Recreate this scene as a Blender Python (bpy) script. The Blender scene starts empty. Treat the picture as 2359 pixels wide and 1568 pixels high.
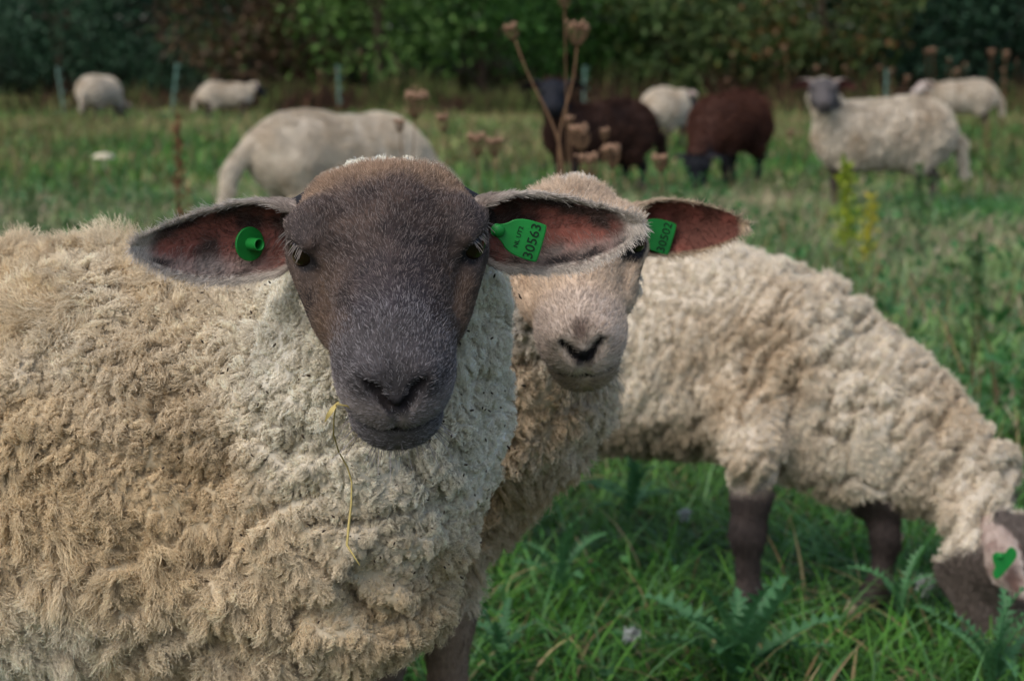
import bpy, math
import numpy as np
from mathutils import Matrix, Vector

np.seterr(all='ignore')
SC = bpy.context.scene
COL = SC.collection

# ------------------------------------------------------------------ camera
CAM_H, PITCH, FPX = 0.9, math.radians(8.24), 4400.0     # focal length in units of a 2358 px wide frame
camd = bpy.data.cameras.new('camera')
cam = bpy.data.objects.new('camera', camd)
COL.objects.link(cam)
camd.sensor_width = 36.0
camd.lens = 36.0 * FPX / 2358.0
camd.clip_start = 0.05
camd.clip_end = 2000
cam.location = (0, 0, CAM_H)
cam.rotation_euler = (math.radians(90) - PITCH, 0, 0)
camd.dof.use_dof = True
camd.dof.focus_distance = 1.49
camd.dof.aperture_fstop = 9.5
camd.dof.aperture_blades = 0
SC.camera = cam

# ------------------------------------------------------------------ world, sun, exposure (overcast)
SUN_EL, SUN_AZ = math.radians(52), math.radians(222)
world = bpy.data.worlds.new('World')
SC.world = world
world.use_nodes = True
wn = world.node_tree
bg = wn.nodes['Background']
sky = wn.nodes.new('ShaderNodeTexSky')
sky.sky_type = 'NISHITA'
sky.sun_disc = False
sky.sun_elevation = SUN_EL
sky.sun_rotation = SUN_AZ
sky.air_density = 1.0
sky.dust_density = 3.2
sky.ozone_density = 1.0
wn.links.new(sky.outputs[0], bg.inputs[0])
bg.inputs[1].default_value = 0.14
sund = bpy.data.lights.new('sun', 'SUN')
sund.energy = 1.0
sund.angle = math.radians(60)
sund.color = (1.0, 0.985, 0.965)
sun = bpy.data.objects.new('sun', sund)
COL.objects.link(sun)
sdir = Vector((math.sin(SUN_AZ) * math.cos(SUN_EL), math.cos(SUN_AZ) * math.cos(SUN_EL), math.sin(SUN_EL)))
sun.rotation_euler = (-sdir).to_track_quat('-Z', 'Y').to_euler()
sun.location = (0, 0, 12)
SC.view_settings.view_transform = 'Standard'
SC.view_settings.look = 'None'
SC.view_settings.exposure = 0.66
SC.view_settings.gamma = 1.0
SC.view_settings.use_curve_mapping = False
SC.render.engine = 'CYCLES'
SC.cycles.max_bounces = 8
SC.cycles.diffuse_bounces = 5
SC.cycles.glossy_bounces = 2
SC.cycles.transmission_bounces = 5
SC.cycles.use_denoising = True

# ------------------------------------------------------------------ numeric helpers
CF = np.array([0, math.cos(PITCH), -math.sin(PITCH)])
CU = np.array([0, math.sin(PITCH), math.cos(PITCH)])
CR = np.array([1.0, 0, 0])
C0 = np.array([0, 0, CAM_H])


def P(x, y, d):
    """the place seen at (x, y) of a 2358 x 1568 view, d metres deep"""
    return C0 + d * (CF + (x - 1179) / FPX * CR + (784 - y) / FPX * CU)


def GP(x, y):
    """the place on the ground seen at (x, y)"""
    r = CF + (x - 1179) / FPX * CR + (784 - y) / FPX * CU
    return C0 + r * (CAM_H / -r[2])


def nrm(v):
    v = np.asarray(v, float)
    return v / np.maximum(np.linalg.norm(v, axis=-1, keepdims=True), 1e-9)


def hash3(i, j, k, seed=0):
    h = (i.astype(np.int64) * 374761393 + j.astype(np.int64) * 668265263 + k.astype(np.int64) * 2147483647 + seed * 974634777) & 0xFFFFFFFF
    h = ((h ^ (h >> 13)) * 1274126177) & 0xFFFFFFFF
    h = ((h ^ (h >> 16)) * 2246822519) & 0xFFFFFFFF
    h = (h ^ (h >> 15)) & 0xFFFFFF
    return h.astype(np.float64) / 0xFFFFFF


def vnoise(p, seed=0):
    """value noise in -1..1"""
    f = np.floor(p).astype(np.int64)
    t = p - f
    t = t * t * (3 - 2 * t)
    out = 0
    for a in (0, 1):
        for b in (0, 1):
            for c in (0, 1):
                w = (t[..., 0] if a else 1 - t[..., 0]) * (t[..., 1] if b else 1 - t[..., 1]) * (t[..., 2] if c else 1 - t[..., 2])
                out = out + w * hash3(f[..., 0] + a, f[..., 1] + b, f[..., 2] + c, seed)
    return out * 2 - 1


def fbm(p, seed=0, octv=3):
    s, a = 0, 1.0
    for o in range(octv):
        s = s + a * vnoise(p * (2.03 ** o), seed + o * 17)
        a *= 0.5
    return s / 1.75


def sstep(a, b, x):
    t = np.clip((x - a) / (b - a), 0, 1)
    return t * t * (3 - 2 * t)


def mixc(a, b, t):
    a, b = np.asarray(a, float), np.asarray(b, float)
    t = np.asarray(t)[..., None]
    return a * (1 - t) + b * t


# ------------------------------------------------------------------ materials
def new_mat(name):
    m = bpy.data.materials.new(name)
    m.use_nodes = True
    b = m.node_tree.nodes['Principled BSDF']
    return m, m.node_tree, b


def mat_plain(name, col, rough=0.7, spec=0.3, noise=0.0, scale=20.0, bump=0.0, trans=0.0):
    m, nt, b = new_mat(name)
    b.inputs['Roughness'].default_value = rough
    b.inputs['Specular IOR Level'].default_value = spec
    b.inputs['Base Color'].default_value = (*col, 1)
    tc = nt.nodes.new('ShaderNodeTexCoord')
    nz = nt.nodes.new('ShaderNodeTexNoise')
    nz.inputs['Scale'].default_value = scale
    nz.inputs['Detail'].default_value = 4
    nt.links.new(tc.outputs['Object'], nz.inputs['Vector'])
    if noise > 0:
        hs = nt.nodes.new('ShaderNodeMix')
        hs.data_type = 'RGBA'
        hs.inputs['A'].default_value = (*[c * (1 - noise) for c in col], 1)
        hs.inputs['B'].default_value = (*[min(1, c * (1 + noise)) for c in col], 1)
        nt.links.new(nz.outputs['Fac'], hs.inputs['Factor'])
        nt.links.new(hs.outputs['Result'], b.inputs['Base Color'])
    if bump > 0:
        bm = nt.nodes.new('ShaderNodeBump')
        bm.inputs['Strength'].default_value = bump
        bm.inputs['Distance'].default_value = 0.003
        nt.links.new(nz.outputs['Fac'], bm.inputs['Height'])
        nt.links.new(bm.outputs['Normal'], b.inputs['Normal'])
    return m


def mat_attr(name, rough=0.8, spec=0.15, trans=0.0, noise=0.0, scale=150.0, bump=0.0, tint=(1, 1, 1)):
    """colour from the geometry's own 'col' attribute, with a fine noise on top"""
    m, nt, b = new_mat(name)
    at = nt.nodes.new('ShaderNodeAttribute')
    at.attribute_name = 'col'
    src = at.outputs['Color']
    if noise > 0 or bump > 0:
        tc = nt.nodes.new('ShaderNodeTexCoord')
        nz = nt.nodes.new('ShaderNodeTexNoise')
        nz.inputs['Scale'].default_value = scale
        nz.inputs['Detail'].default_value = 3
        nt.links.new(tc.outputs['Object'], nz.inputs['Vector'])
        if noise > 0:
            mr = nt.nodes.new('ShaderNodeMapRange')
            mr.inputs['From Min'].default_value = 0.3
            mr.inputs['From Max'].default_value = 0.7
            mr.inputs['To Min'].default_value = 1 - noise
            mr.inputs['To Max'].default_value = 1 + noise
            nt.links.new(nz.outputs['Fac'], mr.inputs['Value'])
            vm = nt.nodes.new('ShaderNodeVectorMath')
            vm.operation = 'MULTIPLY'
            nt.links.new(src, vm.inputs[0])
            nt.links.new(mr.outputs['Result'], vm.inputs[1])
            src = vm.outputs[0]
        if bump > 0:
            bm = nt.nodes.new('ShaderNodeBump')
            bm.inputs['Strength'].default_value = bump
            bm.inputs['Distance'].default_value = 0.004
            nt.links.new(nz.outputs['Fac'], bm.inputs['Height'])
            nt.links.new(bm.outputs['Normal'], b.inputs['Normal'])
    nt.links.new(src, b.inputs['Base Color'])
    b.inputs['Roughness'].default_value = rough
    b.inputs['Specular IOR Level'].default_value = spec
    if trans > 0:
        tr = nt.nodes.new('ShaderNodeBsdfTranslucent')
        nt.links.new(src, tr.inputs['Color'])
        mx = nt.nodes.new('ShaderNodeMixShader')
        mx.inputs[0].default_value = trans
        nt.links.new(b.outputs[0], mx.inputs[1])
        nt.links.new(tr.outputs[0], mx.inputs[2])
        nt.links.new(mx.outputs[0], nt.nodes['Material Output'].inputs['Surface'])
    return m


M = {}
M['skin'] = mat_attr('animal_skin', 0.75, 0.2, noise=0.15, scale=180, bump=0.3)
M['fur'] = mat_attr('short_hair', 0.55, 0.25, trans=0.12)
M['wool'] = mat_attr('wool_fibre', 0.85, 0.1, trans=0.25)
M['blade'] = mat_attr('grass_blade', 0.55, 0.25, trans=0.3)
M['leaf'] = mat_attr('leaf', 0.5, 0.3, trans=0.25, noise=0.12, scale=60)
M['dry'] = mat_attr('dry_stem', 0.9, 0.1, trans=0.15, noise=0.2, scale=120)
M['bark'] = mat_plain('bark', (0.07, 0.05, 0.035), 0.9, 0.1, 0.4, 9, 0.5)


# ------------------------------------------------------------------ objects
def tag(o, label=None, cat=None, group=None, kind=None):
    for k, v in (('label', label), ('category', cat), ('group', group), ('kind', kind)):
        if v:
            o[k] = v
    return o


def empty(name, loc=(0, 0, 0), rz=0.0):
    o = bpy.data.objects.new(name, None)
    o.empty_display_size = 0.1
    COL.objects.link(o)
    o.location = loc
    o.rotation_euler = (0, 0, rz)
    return o


def make_mesh(name, V, F, mat, parent=None, col=None, smooth=True, local=False):
    """F: list of arrays (n,3) or (n,4)"""
    V = np.asarray(V, np.float32)
    if parent is not None and not local:
        q = parent
        while q is not None:
            V = V - np.array(q.location, np.float32)     # parents of world-built parts are never turned
            q = q.parent
    if not isinstance(F, (list, tuple)):
        F = [F]
    F = [np.asarray(f, np.int32) for f in F if len(f)]
    loops = np.concatenate([f.ravel() for f in F])
    sizes = np.concatenate([np.full(len(f), f.shape[1], np.int32) for f in F])
    starts = np.concatenate([[0], np.cumsum(sizes)[:-1]]).astype(np.int32)
    me = bpy.data.meshes.new(name)
    me.vertices.add(len(V))
    me.vertices.foreach_set('co', V.ravel())
    me.loops.add(len(loops))
    me.loops.foreach_set('vertex_index', loops)
    me.polygons.add(len(sizes))
    me.polygons.foreach_set('loop_start', starts)
    me.polygons.foreach_set('use_smooth', np.full(len(sizes), smooth))
    me.update(calc_edges=True)
    me.validate()
    if col is not None:
        c = np.ones((len(V), 4), np.float32)
        c[:, :3] = np.asarray(col, np.float32)
        a = me.color_attributes.new('col', 'FLOAT_COLOR', 'POINT')
        a.data.foreach_set('color', c.ravel())
    me.materials.append(mat)
    o = bpy.data.objects.new(name, me)
    COL.objects.link(o)
    if parent is not None:
        o.parent = parent
    return o


def make_curves(name, pts, rad, col, mat, parent=None):
    """pts (n, k, 3), rad (n, k), col (n, k, 3)"""
    n, k = pts.shape[:2]
    hc = bpy.data.hair_curves.new(name)
    hc.add_curves([k] * n)
    q = pts.astype(np.float32)
    if parent is not None:
        q = q - np.array(parent.location, np.float32)
    hc.attributes['position'].data.foreach_set('vector', np.ascontiguousarray(q).ravel())
    ra = hc.attributes.get('radius') or hc.attributes.new('radius', 'FLOAT', 'POINT')
    ra.data.foreach_set('value', np.ascontiguousarray(rad, np.float32).ravel())
    c = np.ones((n, k, 4), np.float32)
    c[..., :3] = col
    ca = hc.attributes.new('col', 'FLOAT_COLOR', 'POINT')
    ca.data.foreach_set('color', c.ravel())
    hc.materials.append(mat)
    o = bpy.data.objects.new(name, hc)
    COL.objects.link(o)
    if parent is not None:
        o.parent = parent
    return o


# ------------------------------------------------------------------ implicit surfaces
class Frame:
    def __init__(s, o, fwd, up, sc=1.0):
        s.o = np.asarray(o, float)
        y = nrm(fwd)
        x = nrm(np.cross(y, up))
        z = np.cross(x, y)
        s.R = np.stack([x, y, z], 1)
        s.s = sc
        s.st = 1.0            # the face is this much longer below the eyes

    def __call__(s, p):
        return s.o + s.s * (np.asarray(p, float) @ s.R.T)

    def face(s, p):
        p = np.array(p, float)
        p[..., 1] = np.where(p[..., 1] > .04, .04 + (p[..., 1] - .04) * s.st, p[..., 1])
        return s(p)

    def finv(s, p):
        h = s.inv(p)
        h[..., 1] = np.where(h[..., 1] > .04, .04 + (h[..., 1] - .04) / s.st, h[..., 1])
        return h

    def d(s, v):
        return np.asarray(v, float) @ s.R.T

    def inv(s, p):
        return ((np.asarray(p, float) - s.o) @ s.R) / s.s


def rc(a, b, ra, rb, k=0.04, op='U'):
    a, b = np.asarray(a, float), np.asarray(b, float)
    r = max(ra, rb)
    return dict(t='rc', a=a, b=b, ra=ra, rb=rb, k=k, op=op, lo=np.minimum(a, b) - r, hi=np.maximum(a, b) + r)


def el(c, r, R=None, k=0.04, op='U'):
    c, r = np.asarray(c, float), np.asarray(r, float) * np.ones(3)
    m = max(r)
    return dict(t='el', c=c, r=r, R=np.eye(3) if R is None else R, k=k, op=op, lo=c - m, hi=c + m)


def head_prims(fr, wide=1.0, mouth=True, fill=1.0):
    s = fr.s

    def E(c, r, k, op='U'):
        return el(fr.face(c), np.asarray(r) * s * np.array([1, fr.st if c[1] > .1 else 1, 1]), fr.R, k * s, op)

    def C(a, b, ra, rb, k, op='U'):
        return rc(fr.face(a), fr.face(b), ra * s, rb * s, k * s, op)
    L = [E((0, -.035, -.010), (.056 * wide, .070, .054), .03),
         C((0, .02, .012), (0, .125, -.004), .052, .036, .03),
         E((0, .014, .020), (.071 * wide, .050, .030), .03),
         E((0, .150, -.012), (.0385, .040, .036), .020),
         E((0, .157, -.022), (.0390, .032, .029), .014),
         C((0, .0, -.055), (0, .130, -.052), .034, .026, .018),
         E((0, .147, -.053), (.0345, .032, .022), .012)]
    for q in (-1, 1):
        L += [E((q * .040, .02, -.03), (.027 * wide, .055, .045), .03),
              E((q * .056, .030, .028), (.020, .028, .024), .018),
              C((q * .060, .028, .002), (q * .042, .090, -.016), .015, .011, .020),
              C((q * .034 * fill, .045, -.012), (q * .013, .138, -.014), .031 * fill, .026, .022),
              E((q * .0165, .172, .003), (.014, .013, .011), .010)]
    for q in (-1, 1):
        L += [E((q * .0740, .053, .0190), (.0135, .0210, .0118), .005, 'S'),
              C((q * .0060, .1885, -.014), (q * .0140, .1865, -.0030), .0036, .0048, .004, 'S'),
              C((q * .0140, .1865, -.0030), (q * .0200, .1815, .003), .0048, .0028, .004, 'S'),
              C((q * .061, .055, .0345), (q * .074, .022, .0335), .0062, .006, .006),
              C((q * .062, .055, .0070), (q * .071, .034, .0060), .0045, .0045, .006),
              C((q * .0565, .066, .012), (q * .049, .098, .003), .0055, .004, .012, 'S')]
    if mouth:
        for q in (-1, 1):
            L += [C((0, .182, -.0395), (q * .020, .177, -.0405), .0030, .0030, .003, 'S'),
                  C((q * .020, .177, -.0405), (q * .0395, .148, -.046), .0030, .0020, .003, 'S')]
        L += [C((0, .191, -.016), (0, .187, -.037), .0022, .002, .004, 'S')]
    return L


def axis_coords(lo, hi, fine, h_coarse, h_fine, margin=.06):
    """grid lines from lo to hi with a fine stretch"""
    out, x = [], lo
    while x < hi:
        out.append(x)
        f = 0.0
        if fine is not None:
            f = 1 - min(1, max(0, max(fine[0] - x, x - fine[1]) / margin))
        x += h_coarse + (h_fine - h_coarse) * f
    out.append(x)
    return np.array(out)


def surface(prims, h=0.012, fine=None, hf=0.004):
    lo = np.min([p['lo'] for p in prims if p['op'] == 'U'], 0) - 0.03
    hi = np.max([p['hi'] for p in prims if p['op'] == 'U'], 0) + 0.03
    g = [axis_coords(lo[i], hi[i], None if fine is None else (fine[0][i], fine[1][i]), h, hf) for i in range(3)]
    f = np.full([len(a) for a in g], 0.5, np.float32)
    for p in prims:
        m = 0.08 if p['op'] == 'U' else 0.03
        sl = tuple(slice(max(0, np.searchsorted(g[i], p['lo'][i] - m) - 1), np.searchsorted(g[i], p['hi'][i] + m) + 1) for i in range(3))
        X = g[0][sl[0]].astype(np.float32)[:, None, None]
        Y = g[1][sl[1]].astype(np.float32)[None, :, None]
        Z = g[2][sl[2]].astype(np.float32)[None, None, :]
        if p['t'] == 'rc':
            a, ba = p['a'], p['b'] - p['a']
            bb = max(float(ba @ ba), 1e-12)
            t = np.clip(((X - a[0]) * ba[0] + (Y - a[1]) * ba[1] + (Z - a[2]) * ba[2]) / bb, 0, 1)
            d = np.sqrt((X - a[0] - t * ba[0]) ** 2 + (Y - a[1] - t * ba[1]) ** 2 + (Z - a[2] - t * ba[2]) ** 2) - (p['ra'] + (p['rb'] - p['ra']) * t)
        else:
            c, r, R = p['c'], p['r'], p['R']
            k0 = k1 = 0
            for q in range(3):
                w = (X - c[0]) * R[0, q] + (Y - c[1]) * R[1, q] + (Z - c[2]) * R[2, q]
                k0 = k0 + (w / r[q]) ** 2
                k1 = k1 + (w / r[q] ** 2) ** 2
            k0 = np.sqrt(k0)
            d = k0 * (k0 - 1) / np.maximum(np.sqrt(k1), 1e-6)
        A = f[sl]
        k = max(p['k'], 1e-4)
        if p['op'] == 'U':
            hh = np.clip(0.5 + 0.5 * (A - d) / k, 0, 1)
            f[sl] = A * (1 - hh) + d * hh - k * hh * (1 - hh)
        else:
            d = -d
            hh = np.clip(0.5 - 0.5 * (A - d) / k, 0, 1)
            f[sl] = A * (1 - hh) + d * hh + k * hh * (1 - hh)
    # surface nets
    ins = f < 0
    cnt = np.zeros([n - 1 for n in f.shape], np.int8)
    cor = [(a, b, c) for a in (0, 1) for b in (0, 1) for c in (0, 1)]
    nx, ny, nz = cnt.shape
    for a, b, c in cor:
        cnt += ins[a:a + nx, b:b + ny, c:c + nz]
    idx = np.argwhere((cnt > 0) & (cnt < 8))
    vid = np.full(cnt.shape, -1, np.int64)
    vid[idx[:, 0], idx[:, 1], idx[:, 2]] = np.arange(len(idx))
    val = {c: f[idx[:, 0] + c[0], idx[:, 1] + c[1], idx[:, 2] + c[2]] for c in cor}
    acc = np.zeros((len(idx), 3))
    n = np.zeros(len(idx))
    for c in cor:
        for ax in range(3):
            if c[ax] == 0:
                e = list(c)
                e[ax] = 1
                va, vb = val[c], val[tuple(e)]
                x = (va < 0) != (vb < 0)
                t = np.where(x, va / np.where(va == vb, 1, va - vb), 0)
                pos = np.tile(np.array(c, float), (len(idx), 1))
                pos[:, ax] += t
                acc += pos * x[:, None]
                n += x
    pi = idx + acc / n[:, None]
    V = np.stack([np.interp(pi[:, i], np.arange(len(g[i])), g[i]) for i in range(3)], 1)
    quads = []
    for ax in range(3):
        a1, a2 = (ax + 1) % 3, (ax + 2) % 3
        s0 = [slice(None)] * 3
        s1 = [slice(None)] * 3
        s0[ax] = slice(0, -1)
        s1[ax] = slice(1, None)
        A, B = ins[tuple(s0)], ins[tuple(s1)]
        e = np.argwhere(A != B)
        e = e[(e[:, a1] > 0) & (e[:, a2] > 0) & (e[:, a1] < cnt.shape[a1]) & (e[:, a2] < cnt.shape[a2])]
        fl = A[e[:, 0], e[:, 1], e[:, 2]]

        def cell(d1, d2):
            q = e.copy()
            q[:, a1] += d1
            q[:, a2] += d2
            return vid[q[:, 0], q[:, 1], q[:, 2]]
        Q = np.stack([cell(-1, -1), cell(0, -1), cell(0, 0), cell(-1, 0)], 1)
        Q[~fl] = Q[~fl][:, ::-1]
        quads.append(Q)
    Q = np.concatenate(quads)
    return V, Q[(Q >= 0).all(1)]


def vert_normals(V, F):
    N = np.zeros_like(V)
    fn = np.cross(V[F[:, 2]] - V[F[:, 0]], V[F[:, 3 if F.shape[1] == 4 else 1]] - V[F[:, 1 if F.shape[1] == 4 else 0]])
    if F.shape[1] == 3:
        fn = np.cross(V[F[:, 1]] - V[F[:, 0]], V[F[:, 2]] - V[F[:, 0]])
    for i in range(F.shape[1]):
        np.add.at(N, F[:, i], fn)
    return nrm(N)


def smooth_mesh(V, F, it=1, w=0.5):
    e = np.concatenate([np.stack([F[:, i], F[:, (i + 1) % F.shape[1]]], 1) for i in range(F.shape[1])])
    for _ in range(it):
        S = np.zeros_like(V)
        C = np.zeros(len(V))
        np.add.at(S, e[:, 0], V[e[:, 1]])
        np.add.at(C, e[:, 0], 1)
        np.add.at(S, e[:, 1], V[e[:, 0]])
        np.add.at(C, e[:, 1], 1)
        V = V * (1 - w) + w * S / np.maximum(C, 1)[:, None]
    return V


# ------------------------------------------------------------------ fibres
def scatter(V, F, Nv, n, wt, rng):
    """n points on the mesh, wt: weight per vertex"""
    if F.shape[1] == 4:
        T = np.concatenate([F[:, [0, 1, 2]], F[:, [0, 2, 3]]])
    else:
        T = F
    ar = 0.5 * np.linalg.norm(np.cross(V[T[:, 1]] - V[T[:, 0]], V[T[:, 2]] - V[T[:, 0]]), axis=1)
    w = ar * wt[T].mean(1)
    c = np.cumsum(w)
    t = np.searchsorted(c, rng.random(n) * c[-1])
    t = np.minimum(t, len(T) - 1)
    u, v = rng.random(n), rng.random(n)
    s = u + v > 1
    u[s], v[s] = 1 - u[s], 1 - v[s]
    B = np.stack([1 - u - v, u, v], 1)
    p = (V[T[t]] * B[..., None]).sum(1)
    nn = nrm((Nv[T[t]] * B[..., None]).sum(1))
    return p, nn, T[t], B


_CLUMPS = []


def clumps(p, size, seed):
    """nearest jittered-grid point of every p, and a random number that goes with it"""
    for q, s_, e_, res in _CLUMPS:
        if s_ == size and e_ == seed and q.shape == p.shape and q[0, 0] == p[0, 0] and q[-1, 2] == p[-1, 2]:
            return res
    res = clumps_new(p, size, seed)
    _CLUMPS.append((p, size, seed, res))
    del _CLUMPS[:-3]
    return res


def clumps_new(p, size, seed):
    q = p / size
    f = np.floor(q).astype(np.int64)
    best = np.full(len(p), 1e9)
    sec = np.full(len(p), 1e9)
    cen = np.zeros_like(p)
    rnd = np.zeros((len(p), 3))
    for a in (-1, 0, 1):
        for b in (-1, 0, 1):
            for c in (-1, 0, 1):
                i, j, k = f[:, 0] + a, f[:, 1] + b, f[:, 2] + c
                h = np.stack([hash3(i, j, k, seed + s) for s in (1, 2, 3)], 1)
                x = np.stack([i, j, k], 1) + h
                d = ((x - q) ** 2).sum(1)
                m = d < best
                sec = np.where(m, best, np.minimum(sec, d))
                best[m] = d[m]
                cen[m] = x[m]
                rnd[m] = h[m]
    return cen * size, rnd, np.sqrt(best / sec)


def strands(p, n, L, k, rng, comb=None, lay=0.3, c1=None, c2=None, wave=(0, 0), curl=0.0, mess=0.15, droop=0.0, dome=0.0):
    """fibres from points p with normals n; c1 / c2 = (cell size, strength, random lean, seed)"""
    N = len(p)
    d = n.copy()
    if comb is not None:
        cv = comb - n * (comb * n).sum(1, keepdims=True)
        ly = (np.ones(N) * lay)[:, None]
        d = nrm(n * (1 - ly) + nrm(cv) * ly)
    d = nrm(d + mess * rng.normal(size=(N, 3)))
    t = np.linspace(0, 1, k)[None, :, None]
    L = np.ones(N) * L
    if np.any(dome) and c1 is not None:
        L = L * (1 - dome * clumps(p, c1[0], c1[3])[2] ** 3)
        if c2 is not None:
            L = L * (1 - .6 * dome * clumps(p, c2[0], c2[3])[2] ** 4)
    L = L[:, None, None]
    pts = p[:, None, :] + d[:, None, :] * L * t
    pull = np.zeros((N, 1, 3))
    ph = rng.random(N) * 6.28
    side = nrm(rng.normal(size=(N, 3)))
    if c2 is not None:
        c, r, _ = clumps(p, c2[0], c2[3])
        v = c - p
        v -= n * (v * n).sum(1, keepdims=True)
        lean = (r - .5) * 2
        lean -= n * (lean * n).sum(1, keepdims=True)
        pts = pts + v[:, None] * c2[1] * t ** 1.3 + lean[:, None] * L * c2[2] * t ** 1.5
    if c1 is not None:
        c, r, _ = clumps(p, c1[0], c1[3])
        v = c - p
        v -= n * (v * n).sum(1, keepdims=True)
        lean = (r - .5) * 2
        lean -= n * (lean * n).sum(1, keepdims=True)
        pts = pts + v[:, None] * c1[1] * t ** 0.9 + lean[:, None] * L * c1[2] * t ** 1.4
        ph = r[:, 0] * 6.28 + rng.normal(size=N) * .35
        side = nrm(r - .5 + .12 * rng.normal(size=(N, 3)))
    if wave[0] > 0:
        s2 = nrm(np.cross(side, d))
        s1 = np.cross(d, s2)
        w = 2 * math.pi * wave[1] * t
        pts = pts + wave[0] * (np.sin(w + ph[:, None, None]) * s1[:, None] + .8 * np.cos(w + ph[:, None, None]) * s2[:, None]) * t ** .7
    if curl:
        s2 = nrm(np.cross(side, d))
        pts = pts + s2[:, None] * L * curl * t ** 3 - d[:, None] * L * curl * .6 * t ** 4
    if droop:
        pts[..., 2] -= (L * droop * t ** 2)[..., 0]
    return pts


def taper(n, k, r0, r1, pw=1.0):
    t = np.linspace(0, 1, k) ** pw
    return np.tile(r0 + (r1 - r0) * t, (n, 1))


# ================================================================== sheep
def ear_mesh(base, ctrl, tip, opn, hw, span, nu=26, nv=17, thick=.0035, tipcurl=0.0):
    """a cupped leaf-shaped ear; hw / span: (u, value) tables of half width and arc"""
    base, ctrl, tip, opn = (np.asarray(a, float) for a in (base, ctrl, tip, opn))
    u = np.linspace(0, 1, nu)
    mid = ((1 - u) ** 2)[:, None] * base + (2 * u * (1 - u))[:, None] * ctrl + (u ** 2)[:, None] * tip
    T = nrm(np.gradient(mid, axis=0))
    O = nrm(opn - T * (T @ opn)[:, None])
    W = np.cross(T, O)
    w = np.interp(u, *zip(*hw))
    al = np.radians(np.interp(u, *zip(*span))) / 2
    v = np.linspace(-1, 1, nv)
    R = w / np.sin(np.minimum(al, math.pi / 2))
    ph = v[None] * al[:, None]
    outer = mid[:, None] + R[:, None, None] * (np.sin(ph)[..., None] * W[:, None] + (1 - np.cos(ph))[..., None] * O[:, None])
    nin = -(np.sin(ph)[..., None] * W[:, None]) + np.cos(ph)[..., None] * O[:, None]
    th = thick * (1 - .75 * v ** 4)[None, :, None] * (1 - .6 * u ** 3)[:, None, None]
    inner = outer + nin * th
    n = nu * nv
    V = np.concatenate([outer.reshape(-1, 3), inner.reshape(-1, 3)])
    F = []
    for i in range(nu - 1):
        for j in range(nv - 1):
            a = i * nv + j
            F.append((a, a + 1, a + nv + 1, a + nv))
            F.append((n + a, n + a + nv, n + a + nv + 1, n + a + 1))
    for i in range(nu - 1):
        a = i * nv
        F.append((a, a + nv, n + a + nv, n + a))
        b = a + nv - 1
        F.append((b, n + b, n + b + nv, b + nv))
    for j in range(nv - 1):
        a = (nu - 1) * nv + j
        F.append((a, a + 1, n + a + 1, n + a))
    F = np.array(F)
    U = np.tile(np.repeat(u, nv), 2)
    VV = np.tile(np.tile(v, nu), 2)
    inside = np.concatenate([np.zeros(n), np.ones(n)])
    # turn faces so that the outer sheet looks outward
    Nn = vert_normals(V, F)
    if (Nn[n + n // 2 - nv // 2] @ nin.reshape(-1, 3)[n // 2 - nv // 2]) < 0:
        F = F[:, ::-1]
    low = sstep(.012, -.012, V[:, 2] - np.tile(np.repeat(mid[:, 2], nv), 2))
    return dict(V=V, F=F, U=U, VV=VV, low=low, ins=inside, mid=mid, O=O, W=W, T=T, w=w, nin=nin, inner=inner)


HW = [(0, .016), (.12, .026), (.3, .032), (.5, .034), (.7, .030), (.87, .019), (.96, .009), (1, .002)]
SPAN = [(0, 300), (.2, 220), (.4, 150), (.7, 110), (1, 60)]

EYE_M, nt_, b_ = new_mat('sheep_eye')
b_.inputs['Roughness'].default_value = 0.04
b_.inputs['Specular IOR Level'].default_value = 0.4
b_.inputs['Base Color'].default_value = (0.014, 0.008, 0.003, 1)
tag_green = mat_plain('green_plastic', (0.007, 0.18, 0.026), 0.55, 0.3, 0.5, 45, 0.15)
tag_ink = mat_plain('black_ink', (0.006, 0.02, 0.008), 0.6, 0.2, 0.2, 90)
straw_m = mat_plain('straw', (0.36, 0.28, 0.09), 0.6, 0.3, 0.3, 40)
seed_m = mat_plain('seed_husk', (0.035, 0.022, 0.012), 0.7, 0.3, 0.4, 400)
horn_m = mat_plain('hoof_horn', (0.02, 0.016, 0.013), 0.6, 0.3, 0.4, 60)


def uv_ball(c, r, R=np.eye(3), nu=16, nv=10):
    a = np.linspace(0, 2 * math.pi, nu, endpoint=False)
    b = np.linspace(0, math.pi, nv + 1)[1:-1]
    V = [(0, 0, 1)] + [(math.sin(y) * math.cos(x), math.sin(y) * math.sin(x), math.cos(y)) for y in b for x in a] + [(0, 0, -1)]
    T, Q = [], []
    for i in range(nu):
        T.append((0, 1 + i, 1 + (i + 1) % nu))
        e = 1 + (nv - 2) * nu
        T.append((len(V) - 1, e + (i + 1) % nu, e + i))
        for j in range(nv - 2):
            Q.append((1 + j * nu + i, 1 + (j + 1) * nu + i, 1 + (j + 1) * nu + (i + 1) % nu, 1 + j * nu + (i + 1) % nu))
    V = np.asarray(c) + (np.array(V) * np.asarray(r)) @ np.asarray(R).T
    return V, [np.array(T), np.array(Q)]


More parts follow.
